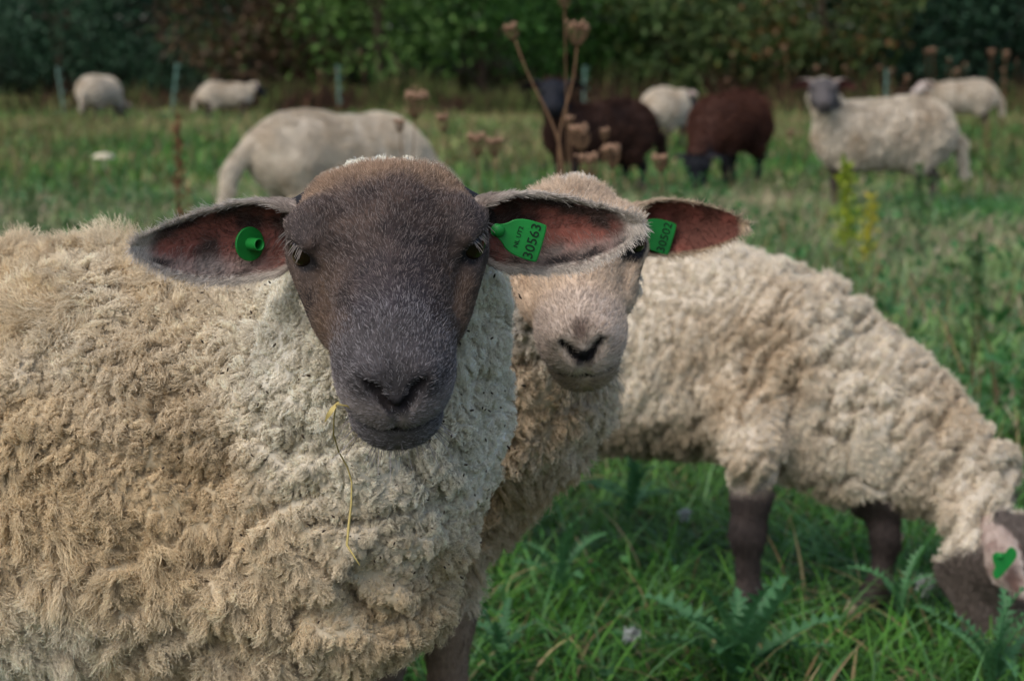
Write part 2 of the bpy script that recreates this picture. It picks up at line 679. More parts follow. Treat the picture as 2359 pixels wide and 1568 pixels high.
def tube(path, rad, sides=6):
    """a swept tube with closed ends: V, [quads, tris]"""
    path = np.asarray(path, float)
    n = len(path)
    rad = np.ones(n) * rad
    T = nrm(np.gradient(path, axis=0))
    ref = np.array([0.13, 0.97, 0.2]) if abs(T[0][1]) < .9 else np.array([1.0, 0.1, 0])
    A = nrm(np.cross(T, ref))
    B = np.cross(T, A)
    th = np.linspace(0, 2 * math.pi, sides, endpoint=False)
    V = (path[:, None] + rad[:, None, None] * (np.cos(th)[None, :, None] * A[:, None] + np.sin(th)[None, :, None] * B[:, None])).reshape(-1, 3)
    Q = [(i * sides + j, i * sides + (j + 1) % sides, (i + 1) * sides + (j + 1) % sides, (i + 1) * sides + j) for i in range(n - 1) for j in range(sides)]
    V = np.concatenate([V, path[:1], path[-1:]])
    e = len(V) - 2
    T3 = [(e, (j + 1) % sides, j) for j in range(sides)] + [(e + 1, (n - 1) * sides + j, (n - 1) * sides + (j + 1) % sides) for j in range(sides)]
    return V, [np.array(Q), np.array(T3)]


def merge(parts):
    """[(V, [F...]), ...] -> V, [quads, tris]"""
    Vs, Q, T, o = [], [], [], 0
    for V, Fs in parts:
        for f in Fs:
            f = np.asarray(f)
            if len(f):
                (Q if f.shape[1] == 4 else T).append(f + o)
        Vs.append(V)
        o += len(V)
    out = []
    if Q:
        out.append(np.concatenate(Q))
    if T:
        out.append(np.concatenate(T))
    return np.concatenate(Vs), out


def face_weight(h, cut=(-.045, .03)):
    """1 on the bare-haired face, 0 on wool; h: head coordinates"""
    yb = cut[0] + (cut[1] - cut[0]) * sstep(.04, -.075, h[:, 2])
    yb = yb - .07 * sstep(.045, .065, np.abs(h[:, 0])) * sstep(-.04, -.01, h[:, 2])
    f = sstep(yb - .008, yb + .008, h[:, 1])
    near = (np.abs(h[:, 0]) < .105) & (h[:, 2] > -.10) & (h[:, 2] < .14) & (h[:, 1] < .26)
    return f * near


def seg_dist(p, a, b):
    a, b = np.asarray(a, float), np.asarray(b, float)
    t = np.clip(((p - a) @ (b - a)) / ((b - a) @ (b - a)), 0, 1)
    return np.linalg.norm(p - a - t[:, None] * (b - a), axis=1)


def leg_chain(pts, k=.03):
    return [rc(pts[i][0], pts[i + 1][0], pts[i][1], pts[i + 1][1], k) for i in range(len(pts) - 1)]


def sheep(name, label, loc, fr, prims, ears, feet, style, group='flock of sheep in the meadow', seed=1):
    """one animal: body (one skin), fleece, short hair, eyes. prims in world coordinates."""
    rng = np.random.default_rng(seed)
    st = dict(h=.012, hf=.0045, n_wool=30000, n_fur=6000, L=.03, r=.0006, furL=.008, furr=.0003, legz=.30, cut=(-.045, .03),
              wool=(.60, .50, .38), wool2=(.46, .34, .20), face=(.05, .04, .04), face2=(.22, .19, .18), leg=(.05, .035, .03),
              c1=(.010, .7, .25, 3), c2=(.03, .3, .3, 5), wave=(.0025, 2.2), k=7, comb=(-.3, 0, -1), lay=.35, curl=.0,
              earin=(.10, .035, .03), earout=(.25, .2, .17), disp=None, woolcol=None, facecol=None, wlen=None, eyes=True, wdens=None)
    st.update(style)
    root = empty(name, loc)
    tag(root, label, 'sheep', group)
    fine = None
    hp = head_prims(fr, st.get('wide', 1.0), True, st.get('fill', 1.0))
    a = fr(np.array([[x, y, z] for x in (-.09, .09) for y in (-.05, .21) for z in (-.08, .08)]))
    fine = (a.min(0), a.max(0))
    V, F = surface(prims + hp, st['h'], fine, st['hf'])
    h = fr.finv(V)
    fw = face_weight(h, st['cut'])
    V = V + (smooth_mesh(V, F, 2, .4) - V) * (1 - .75 * fw)[:, None]
    N = vert_normals(V, F)
    lw = sstep(st['legz'] + .015, st['legz'] - .015, V[:, 2] + .015 * vnoise(V * 30, 5))
    fd = np.min([np.hypot(V[:, 0] - q[0], V[:, 1] - q[1]) for q in feet], 0)
    lw = lw * (fd < st.get('legr', .075)) * (1 - fw)
    ww = np.clip(1 - fw - lw, 0, 1)
    if st['disp'] is not None:
        V = V + N * (st['disp'](V, N, h) * ww)[:, None]
        N = vert_normals(V, F)
    facec = st['facecol'](h, V) if st['facecol'] else mixc(st['face'], st['face2'], .25 + .2 * fbm(V * 40, 3))
    woolc = st['woolcol'](V, N, h) if st['woolcol'] else mixc(st['wool'], st['wool2'], sstep(-.1, .7, fbm(V * 7, 11)))
    legc = mixc(st['leg'], np.array(st['leg']) * 1.8, .5 + .5 * vnoise(V * 30, 8))
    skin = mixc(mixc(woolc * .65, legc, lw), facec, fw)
    nose = sstep(.0100, .0060, np.abs(h[:, 0])) * sstep(.176, .184, h[:, 1]) * sstep(-.026, -.018, h[:, 2]) * sstep(-.002, -.010, h[:, 2])
    skin = mixc(skin, (.012, .011, .013), nose * fw)
    hx = np.stack([np.abs(h[:, 0]), h[:, 1], h[:, 2]], 1)
    nos = np.minimum(seg_dist(hx, (.006, .187, -.014), (.0140, .1855, -.003)), seg_dist(hx, (.0140, .1855, -.003), (.0200, .180, .003)))
    mou = np.minimum(seg_dist(hx, (0, .180, -.0395), (.020, .176, -.0405)), seg_dist(hx, (.020, .176, -.0405), (.0395, .148, -.046)))
    hole = np.maximum(sstep(.0058, .0036, nos), sstep(.0040, .0024, mou))
    skin = mixc(skin, (.010, .007, .007), hole * fw)
    nose = np.maximum(nose, hole)
    eyed = np.linalg.norm((np.abs(h) - [.070, .050, .0195]) * [.6, .8, 1.25], axis=1)
    skin = mixc(skin, (.010, .008, .008), sstep(.0145, .011, eyed / st.get('eyeclear', 1.0)) * fw)
    allV, allF, allC = [V], [F], [skin]
    o = len(V)
    for e in ears:
        ec = mixc(st['earout'], np.array(st['earin']), e['ins'])
        if st.get('earcol'):
            ec = st['earcol'](e)
        allV.append(e['V'])
        allF.append(e['F'] + o)
        allC.append(ec)
        o += len(e['V'])
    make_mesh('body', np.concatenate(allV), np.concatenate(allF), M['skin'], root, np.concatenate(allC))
    if st['eyes']:
        for q in (-1, 1):
            bv, bf = uv_ball(fr((q * .0622, .0405, .0190)), .0146 * fr.s, fr.R, 20, 14)
            make_mesh('eye', bv, bf, EYE_M, root)
    if True:
        view = nrm(C0 - V)
        facing = .15 + .85 * sstep(-.45, .0, (view * N).sum(1))
        # --- fleece
        wt = sstep(.25, .75, ww) * facing
        if st['wdens'] is not None:
            wt = wt * st['wdens'](V, h)
        n = int(st['n_wool'])
        p, nn, ti, B = scatter(V, F, N, n, wt, rng)
        hh = fr.finv(p)
        L = st['L'] * (.65 + .5 * rng.random(n)) * (.8 + .35 * vnoise(p * 25, 2))
        if st['wlen'] is not None:
            L = L * st['wlen'](p, nn, hh)
        comb = st['comb'](p, nn, hh) if callable(st['comb']) else np.tile(np.array(st['comb'], float), (n, 1))
        comb = comb + .5 * np.stack([vnoise(p * 14, 31), vnoise(p * 14, 32), vnoise(p * 14, 33)], 1)
        k = st['k']
        lay_, dome_ = st['lay'], st.get('dome', .5)
        lay_ = lay_(p, nn, hh) if callable(lay_) else lay_
        dome_ = dome_(p, nn, hh) if callable(dome_) else dome_
        p = p - nn * .002
        pts = strands(p, nn, L, k, rng, comb, lay_, st['c1'], st['c2'], st['wave'], st['curl'], st.get('mess', .10), 0, dome_)
        wc = (woolc[ti] * B[..., None]).sum(1) * (.88 + .24 * rng.random(n))[:, None]
        _, cr, _ = clumps(p, st['c1'][0], st['c1'][3])
        wc = wc * (.90 + .20 * cr[:, 1])[:, None]
        t = np.linspace(0, 1, k)[None, :, None]
        colr = wc[:, None] * (.68 + .42 * t) * (.86 + .28 * rng.random((n, 1, 1)))  # roots darker than tips: shade between the locks put into the fibre colour
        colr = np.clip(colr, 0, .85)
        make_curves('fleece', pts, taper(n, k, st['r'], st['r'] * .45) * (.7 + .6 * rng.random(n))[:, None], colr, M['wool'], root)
        # --- short hair of face and legs
        n = int(st['n_fur'])
        wt = (sstep(.2, .8, fw) * 1.0 + sstep(.2, .8, lw) * .35) * facing
        wt = wt * (1 - .97 * sstep(.3, .7, nose)) * sstep(.0105, .0135, eyed / st.get('eyeclear', 1.0))
        p, nn, ti, B = scatter(V, F, N, n, wt, rng)
        hh = fr.finv(p)
        lg = (lw[ti] * B).sum(1)
        back = np.tile(-fr.R[:, 1], (n, 1)) + .35 * np.stack([vnoise(p * 45, 41), vnoise(p * 45, 42), vnoise(p * 45, 43)], 1)
        back = back + fr.d(np.stack([np.sign(hh[:, 0]) * .25, 0 * hh[:, 0], .15 + 0 * hh[:, 0]], 1))
        back = np.where(lg[:, None] > .5, np.array([0, 0, -1.0]), back)
        L = st['furL'] * (.6 + .7 * rng.random(n)) * (1 - .20 * sstep(.13, .19, hh[:, 1]) * (lg < .5)) * (1 - .45 * sstep(.030, .017, np.linalg.norm((np.abs(hh) - [.068, .048, .02]), axis=1)))
        cap = sstep(.02, -.03, hh[:, 1]) * sstep(.02, .05, hh[:, 2])
        L = L * (1 + 1.0 * cap)
        pts = strands(p - nn * .0005, nn, L, 4, rng, back, .84 - .3 * cap, (.004, .25, .25, 71), None, (0, 0), 0, .16)
        fc = (skin[ti] * B[..., None]).sum(1)
        rr = rng.random(n)
        lightc = np.where(lg[:, None] > .5, fc * 1.5, st['lightcol'](hh) if st.get('lightcol') else np.array(st['face2'])[None])
        fk = sstep(st.get('fl0', .55), 1.0, rr) * st.get('fleck', .75)
        fc = fc * ((.45 + .8 * rng.random(n)) * (1 - fk))[:, None] + lightc * fk[:, None]
        t = np.linspace(0, 1, 4)[None, :, None]
        make_curves('short_hair', pts, taper(n, 4, st['furr'], st['furr'] * .4) * (.85 + .5 * fk)[:, None], fc[:, None] * (.75 + .45 * t), M['fur'], root)
        # --- ear hair
        if st.get('n_ear'):
            P_, C_ = [], []
            for e in ears:
                n = int(st['n_ear'])
                En = vert_normals(e['V'], e['F'])
                ed = sstep(.75, 1.0, np.abs(e['VV'])) + sstep(.9, 1, e['U'])
                wt = np.where(e['ins'] > .5, .30 + 1.3 * ed, 1.0) * sstep(.0, .1, e['U'])
                p, nn, ti, B = scatter(e['V'], e['F'], En, n, wt, rng)
                uu, vv, ii = ((e[q][ti] * B).sum(1) for q in ('U', 'VV', 'ins'))
                T = nrm(e['V'][-1] - e['V'][0])
                Wd = np.interp(uu, np.linspace(0, 1, len(e['W'])), np.arange(len(e['W']))).astype(int)
                cmb = T[None] * .8 + e['W'][Wd] * np.sign(vv)[:, None] * .7 + .3 * rng.normal(size=(n, 3))
                edp = np.clip(sstep(.75, 1, np.abs(vv)) + sstep(.9, 1, uu), 0, 1)
                L = (.0045 + .0035 * edp + .003 * ii * (1 - uu)) * (.6 + .7 * rng.random(n)) * st.get('earL', 1.0)
                pts = strands(p, nn, L, 4, rng, cmb, .84, (.005, .25, .2, 81), None, (0, 0), 0, .14)
                ec = (np.asarray(allC[1 + [id(x) for x in ears].index(id(e))])[ti] * B[..., None]).sum(1)
                if st.get('earhair'):
                    ec = st['earhair'](ec, uu, vv, ii, (e['low'][ti] * B).sum(1), rng)
                P_.append(pts)
                C_.append(ec)
            pts = np.concatenate(P_)
            ec = np.concatenate(C_)
            t = np.linspace(0, 1, 4)[None, :, None]
            make_curves('ear_hair', pts, taper(len(pts), 4, st['furr'] * 1.1, st['furr'] * .4), ec[:, None] * (.8 + .35 * t), M['fur'], root)
        # --- lashes
        if st.get('lash'):
            P_ = []
            for q in (-1, 1):
                m = 30
                s = rng.random(m)
                a = mixc(np.tile((q * .0640, .0540, .0305), (m, 1)), np.tile((q * .0765, .024, .0295), (m, 1)), s)
                d = np.stack([q * (.55 + .3 * s + .2 * rng.normal(size=m)), .75 - .5 * s + .15 * rng.normal(size=m), -.28 + .2 * rng.normal(size=m)], 1)
                P_.append((a, nrm(d)))
            a = np.concatenate([x[0] for x in P_])
            d = np.concatenate([x[1] for x in P_])
            t = np.linspace(0, 1, 5)[None, :, None]
            L = .011 * (.6 + .6 * rng.random(len(a)))[:, None, None]
            pts = a[:, None] + d[:, None] * L * t
            pts[..., 2] -= (L * .35 * t ** 2)[..., 0]
            nw = 90
            q = rng.random((nw, 2))
            wa = np.stack([(q[:, 0] - .5) * .066, .150 + .022 * rng.random(nw) - .054 * (q[:, 0] - .5) ** 2, -.046 - .026 * q[:, 1]], 1)
            wd = nrm(np.stack([(q[:, 0] - .5) * 1.6, .45 + .3 * rng.normal(size=nw), -.9 + 0 * q[:, 0]], 1) + .25 * rng.normal(size=(nw, 3)))
            wl = (.010 + .016 * rng.random(nw))[:, None, None]
            wp = wa[:, None] + wd[:, None] * wl * t
            make_curves('whiskers', fr.face(wp), taper(nw, 5, .00028, .00012), np.tile((np.array(st['face2']) * (.25 + 1.0 * rng.random((nw, 1))))[:, None], (1, 5, 1)), M['fur'], root)
            make_curves('eyelashes', fr(pts), taper(len(a), 5, .0004, .00015), np.tile(np.array([.20, .17, .15]) * (.5 + rng.random((len(a), 1)))[:, None], (1, 5, 1)), M['fur'], root)
    return root, V, F, N


def generic_prims(base, hd, s=1.0, pose='up', yaw=0.0, head_pitch=-22.0, k=.06, tailside=0.0, fat=1.0, hs=1.15):
    """standing sheep: base on the ground, heading hd (radians, 0 = +X). returns prims, head frame, body frame"""
    f = np.array([math.cos(hd), math.sin(hd), 0])
    B = Frame(base, f, (0, 0, 1), s)
    L = []

    def C(a, b, ra, rb, kk=k):
        L.append(rc(B(a), B(b), ra * s, rb * s, kk * s))
    C((0, -.27, .475), (0, .18, .455), .185 * fat, .18 * fat)
    C((0, -.33, .47), (0, -.2, .5), .15 * fat, .16 * fat)
    C((0, .18, .49), (0, .30, .43), .15, .125)
    if pose == 'up':
        n1 = np.array([.10 * math.sin(yaw), .42, .70])
        C((0, .26, .47), n1, .135, .085)
        ho = n1 + np.array([.045 * math.sin(yaw), .045 * math.cos(yaw) + .01, .055])
    elif pose == 'mid':
        n1 = np.array([.05 * math.sin(yaw), .45, .58])
        C((0, .26, .46), n1, .135, .085)
        ho = n1 + np.array([.045 * math.sin(yaw), .045 * math.cos(yaw) + .02, .02])
    else:
        n1 = np.array([.05 * math.sin(yaw), .52, .26])
        C((0, .27, .45), n1, .135, .085)
        ho = n1 + np.array([.02 * math.sin(yaw), .035, -.045])
    for q in (-1, 1):
        L.extend(leg_chain([(B((q * .105, .24, .40)), .085 * s), (B((q * .10, .25, .27)), .045 * s), (B((q * .095, .255, .17)), .027 * s), (B((q * .095, .25, .045)), .022 * s), (B((q * .095, .27, .018)), .024 * s)]))
        L.extend(leg_chain([(B((q * .10, -.29, .42)), .12 * s), (B((q * .115, -.24, .30)), .07 * s), (B((q * .105, -.345, .205)), .03 * s), (B((q * .10, -.33, .045)), .022 * s), (B((q * .10, -.31, .018)), .024 * s)]))
    C((0, -.46, .52), (tailside, -.57, .40), .045, .040, .03)
    C((tailside, -.57, .40), (tailside, -.61, .20), .040, .028, .03)
    pr = math.radians(head_pitch)
    hf = np.array([math.sin(yaw) * math.cos(pr), math.cos(yaw) * math.cos(pr), math.sin(pr)])
    hu = np.array([-math.sin(yaw) * math.sin(pr), -math.cos(yaw) * math.sin(pr), math.cos(pr)])
    H = Frame(B(ho), B.d(hf), B.d(hu), s * hs)
    return L, H, [B((q * .1, y, 0)) for q in (-1, 1) for y in (.255, -.335)]


def generic_ears(H, droop=.02, ln=1.0, fwd=.03):
    out = []
    for q in (-1, 1):
        b = H((q * .045, -.035, .03))
        t = H((q * (.045 + .14 * ln), -.03 + fwd, .02 - droop))
        c = H((q * (.045 + .075 * ln), -.06, .055))
        s = H.s
        out.append(ear_mesh(b, c, t, H.d((0, 1, -.35)), [(u, w * s) for u, w in HW], SPAN, 14, 9))
    return out


# ------------------------------------------------------------------ the ewe in front
def at_local(R, s, target, local):
    return np.asarray(target) - s * (R @ np.asarray(local, float))


def head_frame(target, local, fwd, up, s):
    f = Frame((0, 0, 0), fwd, up, s)
    f.o = at_local(f.R, s, target, local)
    return f


def creases(p, fr, seed, sharp=4.0):
    """narrow winding valleys: 1 in the valley, 0 elsewhere; fr scales each axis"""
    q = p * np.asarray(fr)
    w = np.stack([vnoise(q * .6 + 7, seed + 5), vnoise(q * .6 + 17, seed + 6), vnoise(q * .6 + 27, seed + 7)], 1) * .7
    return 1 - np.minimum(1, np.abs(vnoise(q + w, seed)) * sharp)


th = math.radians(32)
fr1 = head_frame(P(893, 568, 1.50), (0, .040, .0195), -CF * math.cos(th) - CU * math.sin(th) + CR * .085, CU * math.cos(th) - CF * math.sin(th), 1.0)
fr1.st = 1.17
body1 = [rc((-.11, 1.64, .705), (-.128, 1.68, .60), .084, .098, .05),
         rc(fr1((.045, -.035, .010)), P(672, 500, 1.600), .026, .014, .025),
         rc(fr1((-.045, -.035, .010)), P(1118, 496, 1.600), .026, .014, .025),
         rc((-.070, 1.655, .69), (-.088, 1.68, .58), .058, .074, .05),
         rc((-.128, 1.68, .60), (-.150, 1.69, .50), .100, .108, .05),
         rc((-.20, 1.76, .56), (-.36, 1.84, .52), .135, .17, .06),
         rc((-.155, 1.70, .44), (-.30, 1.76, .42), .095, .12, .06),
         rc((-.36, 1.83, .54), (-.98, 1.98, .54), .174, .182, .06),
         rc((-.34, 1.81, .45), (-.95, 1.94, .43), .16, .175, .06),
         rc((-1.05, 2.02, .52), (-.9, 2.0, .55), .15, .15, .06),
         rc((-1.18, 2.06, .56), (-1.26, 2.07, .36), .035, .028, .03)]
for bx, by in ((-.22, 1.68), (-.25, 1.88)):
    body1 += leg_chain([((bx, by, .42), .07), ((bx - .01, by, .27), .045), ((bx - .01, by, .17), .028), ((bx, by, .045), .023), ((bx + .02, by, .018), .025)])
for bx, by in ((-.98, 1.90), (-1.0, 2.10)):
    body1 += leg_chain([((bx, by, .45), .12), ((bx + .05, by, .32), .07), ((bx - .06, by, .21), .031), ((bx - .04, by, .045), .023), ((bx - .02, by, .018), .025)])
ear1L = ear_mesh(P(735, 496, 1.59), P(540, 565, 1.612), P(300, 566, 1.53), -CF * .95 - CU * .25, HW, SPAN, 30, 19)
ear1R = ear_mesh(P(1055, 490, 1.59), P(1260, 548, 1.612), P(1482, 512, 1.53), -CF * .95 - CU * .25, HW, SPAN, 30, 19)


def ear_col1(e):
    n1 = fbm(e['V'] * 60, 9)
    av = np.abs(e['VV'])
    inn = mixc((.062, .036, .029), (.26, .090, .066), sstep(-.15, .35, n1 + .15 * (1 - av)))
    inn = mixc(inn, (.30, .25, .22), e['low'] * sstep(.15, .6, av) * sstep(.2, .5, e['U']) * .7)
    rim = sstep(.48, .66, av + .22 * n1) * sstep(.88, .80, av) * sstep(.25, .5, e['U']) * sstep(-.45, .1, fbm(e['V'] * 45, 19))
    inn = mixc(inn, (.012, .010, .010), rim * .95)
    rim2 = np.clip(sstep(.80, .90, av) + sstep(.88, .95, e['U']), 0, 1)
    inn = mixc(inn, (.46, .40, .34), rim2)
    out = mixc((.36, .30, .25), (.15, .11, .09), sstep(-.2, .4, n1))
    return mixc(out, inn, e['ins'])


def ear_hair1(ec, u, v, i, low, rng):
    ed = np.clip(sstep(.83, .93, np.abs(v)) + sstep(.88, .96, u), 0, 1) * sstep(.1, .4, u)
    c = mixc(ec, (.60, .54, .47), ed * .85)
    lt = (rng.random(len(ec)) > .5) * i * (.25 + .5 * low)
    c = mixc(c, (.36, .27, .23), lt * (1 - ed))
    return c * (.65 + .6 * rng.random(len(ec)))[:, None]


def face_col1(h, V):
    n1 = fbm(V * 45, 4)
    c = mixc((.020, .013, .011), (.056, .036, .027), sstep(-.3, .5, n1))
    c = mixc(c, (.026, .022, .026), sstep(.05, .13, h[:, 1]) * sstep(.035, .02, np.abs(h[:, 0])) * .8)        # grey bridge of the nose
    side = sstep(.03, .055, np.abs(h[:, 0])) * sstep(.05, .0, h[:, 2])
    c = mixc(c, (.095, .056, .030), side * .6 * sstep(-.5, .3, fbm(V * 30, 16)))                                                                 # browner cheeks
    cap = sstep(.030, -.015, h[:, 1] + .014 * n1) * sstep(.01, .035, h[:, 2])
    c = mixc(c, (.24, .150, .090), cap * .9)                                                                   # fawn forelock
    pe = np.linalg.norm(np.abs(h) - [.066, .040, .022], axis=1)
    c = mixc(c, (.055, .042, .038), sstep(.036, .024, pe + .008 * n1) * .5)                                     # paler hair round the eyes
    c = c * (1 + .45 * fbm(V * 110, 14))[:, None]
    c = mixc(c, (.046, .040, .040), sstep(.125, .155, h[:, 1]) * .9)
    c = c * (1 + .5 * fbm(V * 160, 15) * sstep(.10, .14, h[:, 1]))[:, None]                                            # grey muzzle
    c = mixc(c, (.020, .018, .018), sstep(1, .4, np.linalg.norm((h - [0, .178, .004]) / [.018, .022, .016], axis=1) + .3 * n1) * .9)
    c = mixc(c, (.17, .145, .132), sstep(-.006, -.022, h[:, 2]) * sstep(.13, .16, h[:, 1]) * sstep(-.041, -.036, h[:, 2]) * .9)   # pale upper lip
    c = mixc(c, (.105, .092, .088), sstep(.120, .140, h[:, 1]) * sstep(-.042, -.046, h[:, 2]) * .8)             # dark chin
    return c


def light_col1(h):
    c = np.tile((.29, .235, .21), (len(h), 1))
    c = mixc(c, (.24, .165, .110), sstep(.030, .055, np.abs(h[:, 0])) * sstep(.015, -.01, h[:, 2]) * sstep(.13, .11, h[:, 1]) * .8)
    c = mixc(c, (.52, .37, .25), sstep(.035, -.01, h[:, 1]) * sstep(.01, .035, h[:, 2]) * .9)
    return mixc(c, (.40, .38, .39), sstep(.10, .14, h[:, 1]) * .8)


def wool_col1(V, N, h):
    n1, n2 = fbm(V * 6, 21), fbm(V * 19, 22)
    c = mixc((.80, .71, .55), (.66, .53, .34), sstep(-.25, .55, n1 + .35 * n2))
    d = np.linalg.norm((V - P(520, 960, 1.62)) * [1, .4, 1.1], axis=1)
    c = mixc(c, (.55, .42, .25), sstep(.19, .03, d + .06 * n2) * .8)                  # lanolin-stained shoulder
    ruff = sstep(.24, .12, np.linalg.norm((V - fr1((0, -.04, -.08))) * [1, 1, .8], axis=1) + .04 * n1)
    c = mixc(c, (.80, .745, .62), ruff * .9)
    chin = sstep(.07, .02, np.linalg.norm((V - P(905, 1075, 1.52)) * [.8, 1, 1.5], axis=1))
    c = mixc(c, (.42, .37, .15), chin * .7)                                           # grass juice under the chin
    return c * (1 + .10 * n2)[:, None]


def disp1(V, N, h):
    a = .010 * fbm(V * 16, 61) + .006 * vnoise(V * 45, 62)
    a = a - .018 * creases(V, (20, 20, 32), 66, 4)
    # folds that fan out from the armpit
    c = P(575, 1215, 1.60)
    v = V - c
    r = np.linalg.norm(v[:, [0, 2]], axis=1)
    ang = np.arctan2(v[:, 2], v[:, 0]) + .25 * vnoise(V * 12, 68)
    m = sstep(.34, .10, r) * sstep(.012, .05, r) * sstep(.25, -.1, ang) * sstep(-2.6, -2.2, ang) * sstep(.3, .0, np.abs(v[:, 1]) - .1)
    a = a - .042 * m * (1 - np.minimum(1, np.abs(np.sin(ang * 5.5 + 2.0 * vnoise(V * 7, 69))) * 2.6))
    # a long crease between neck and shoulder
    return a


def comb1(p, n, h):
    left = sstep(-.10, -.40, p[:, 0])[:, None]
    top = sstep(.52, .68, p[:, 2])[:, None]
    c = np.array([.25, 0, -1.0]) * (1 - left) + np.array([.75, 0, -.55]) * left
    return c + top * np.array([-.8, 0, .45])


def wlen1(p, n, h):
    ruff = sstep(.21, .13, np.linalg.norm((p - fr1((0, -.04, -.08))) * [1, 1, .8], axis=1))
    cap = sstep(.03, .0, np.abs(h[:, 1] + .06)) * sstep(.02, .05, h[:, 2])
    low = sstep(.56, .50, p[:, 2] + .03 * vnoise(p * 9, 55)) * sstep(-.12, -.2, p[:, 0])
    return (1 - .25 * ruff) * (1 - .45 * cap) * (1 + .50 * sstep(-.22, -.42, p[:, 0]) + .45 * low) * (1 + .35 * sstep(.60, .66, p[:, 2]) * (1 - ruff)) * (.85 + .4 * sstep(-.4, .5, vnoise(p * 11, 57)))


def lay1(p, n, h):
    low = sstep(.56, .50, p[:, 2] + .03 * vnoise(p * 9, 55)) * sstep(-.12, -.2, p[:, 0])
    return .34 + .26 * low + .14 * sstep(.60, .68, p[:, 2])


def dome1(p, n, h):
    return .62 - .40 * sstep(.60, .68, p[:, 2]) + .10 * vnoise(p * 10, 58)


sheep1, V1, F1, N1 = sheep('sheep', 'large cream ewe with a dark grey-brown face and a straw in its mouth', (-.5, 1.85, 0), fr1, body1, [ear1L, ear1R], [(-.22, 1.68), (-.25, 1.88), (-1.02, 1.9), (-1.04, 2.1)], dict(
    h=.0075, hf=.0032, n_wool=600000, n_fur=240000, L=.020, r=.00033, furL=.0048, furr=.00018, legz=.33, wide=1.0,
    face=(.05, .038, .036), face2=(.34, .295, .285), fleck=.66, fl0=.5, fill=.93, facecol=face_col1, lightcol=light_col1, eyeclear=1.0, woolcol=wool_col1, earcol=ear_col1, earhair=ear_hair1, n_ear=15000,
    disp=disp1, comb=comb1, mess=.07, lay=lay1, c1=(.0090, .30, .20, 3), c2=(.024, .15, .18, 5), wave=(.0016, 3.0), k=7, dome=dome1, wlen=wlen1, lash=True, curl=.22,
    wdens=lambda V, h: .25 + .75 * sstep(-.75, -.6, V[:, 0])), seed=11)

# ------------------------------------------------------------------ the pale-faced lamb behind it
th = math.radians(34)
f2 = -CF * math.cos(th) - CU * math.sin(th) + CR * .03
u2 = CU * math.cos(th) - CF * math.sin(th) - CR * .10
fr2 = head_frame(P(1317, 568, 1.85), (0, .040, .0195), f2, u2, .93)
fr2.st = 1.05
body2 = [rc((.045, 1.97, .685), (.015, 2.02, .55), .068, .082, .05),
         rc((.015, 2.02, .55), (-.055, 2.09, .465), .082, .095, .05),
         rc((-.10, 2.13, .48), (-.22, 2.19, .47), .12, .14, .06),
         rc((-.2, 2.17, .47), (-.70, 2.38, .46), .14, .15, .06),
         rc((-.84, 2.44, .48), (-.90, 2.46, .30), .03, .025, .03)]
for bx, by in ((-.075, 2.03), (-.16, 2.24)):
    body2 += leg_chain([((bx, by, .43), .06), ((bx + .003, by, .30), .026), ((bx + .004, by, .18), .021), ((bx, by, .045), .017), ((bx + .02, by - .01, .018), .023)])
for bx, by in ((-.66, 2.26), (-.72, 2.48)):
    body2 += leg_chain([((bx, by, .42), .10), ((bx + .05, by, .30), .06), ((bx - .05, by, .2), .028), ((bx - .03, by, .045), .021), ((bx - .01, by, .018), .023)])
HW2 = [(u, w * .86) for u, w in HW]
ear2R = ear_mesh(P(1385, 512, 1.935), P(1560, 515, 1.96), P(1727, 518, 1.885), -CF * .95 - CU * .25, HW2, SPAN, 26, 15)
ear2L = ear_mesh(P(1235, 512, 1.935), P(1060, 530, 1.96), P(900, 560, 1.885), -CF * .95 - CU * .25, HW2, SPAN, 26, 15)


def ear_col2(e):
    n1 = fbm(e['V'] * 60, 9)
    inn = mixc((.11, .040, .028), (.22, .07, .05), sstep(-.2, .4, n1))
    rim = np.clip(sstep(.85, .97, np.abs(e['VV'])) + sstep(.92, .98, e['U']), 0, 1)
    inn = mixc(inn, (.42, .32, .20), rim)
    return mixc(mixc((.40, .30, .21), (.30, .21, .14), sstep(-.2, .4, n1)), inn, e['ins'])


def ear_hair2(ec, u, v, i, low, rng):
    ed = np.clip(sstep(.84, .96, np.abs(v)) + sstep(.9, .98, u), 0, 1)
    return mixc(ec, (.48, .38, .27), ed * .8) * (.65 + .6 * rng.random(len(ec)))[:, None]


def face_col2(h, V):
    n1 = fbm(V * 50, 4)
    c = mixc((.52, .39, .27), (.40, .28, .18), sstep(-.1, .5, n1))
    c = mixc(c, (.52, .43, .36), sstep(.115, .150, h[:, 1] + .01 * n1) * .7)
    c = mixc(c, (.075, .042, .030), sstep(1, .35, np.linalg.norm((h - [0, .170, .010]) / [.014, .030, .016], axis=1) + .3 * n1) * .9)
    c = mixc(c, (.018, .015, .017), sstep(1, .6, np.linalg.norm((h - [0, .188, -.010]) / [.012, .02, .009], axis=1)) * .95)
    c = mixc(c, (.24, .17, .09), sstep(-.040, -.050, h[:, 2]) * sstep(.05, .1, h[:, 1]) * .7)
    return c


def wool_col2(V, N, h):
    n1 = fbm(V * 9, 25)
    c = mixc((.70, .59, .44), (.54, .40, .24), sstep(-.1, .6, n1 + .1))
    return mixc(c, (.68, .63, .55), sstep(.15, .10, np.linalg.norm(V - fr2((0, -.03, -.02)), axis=1)))


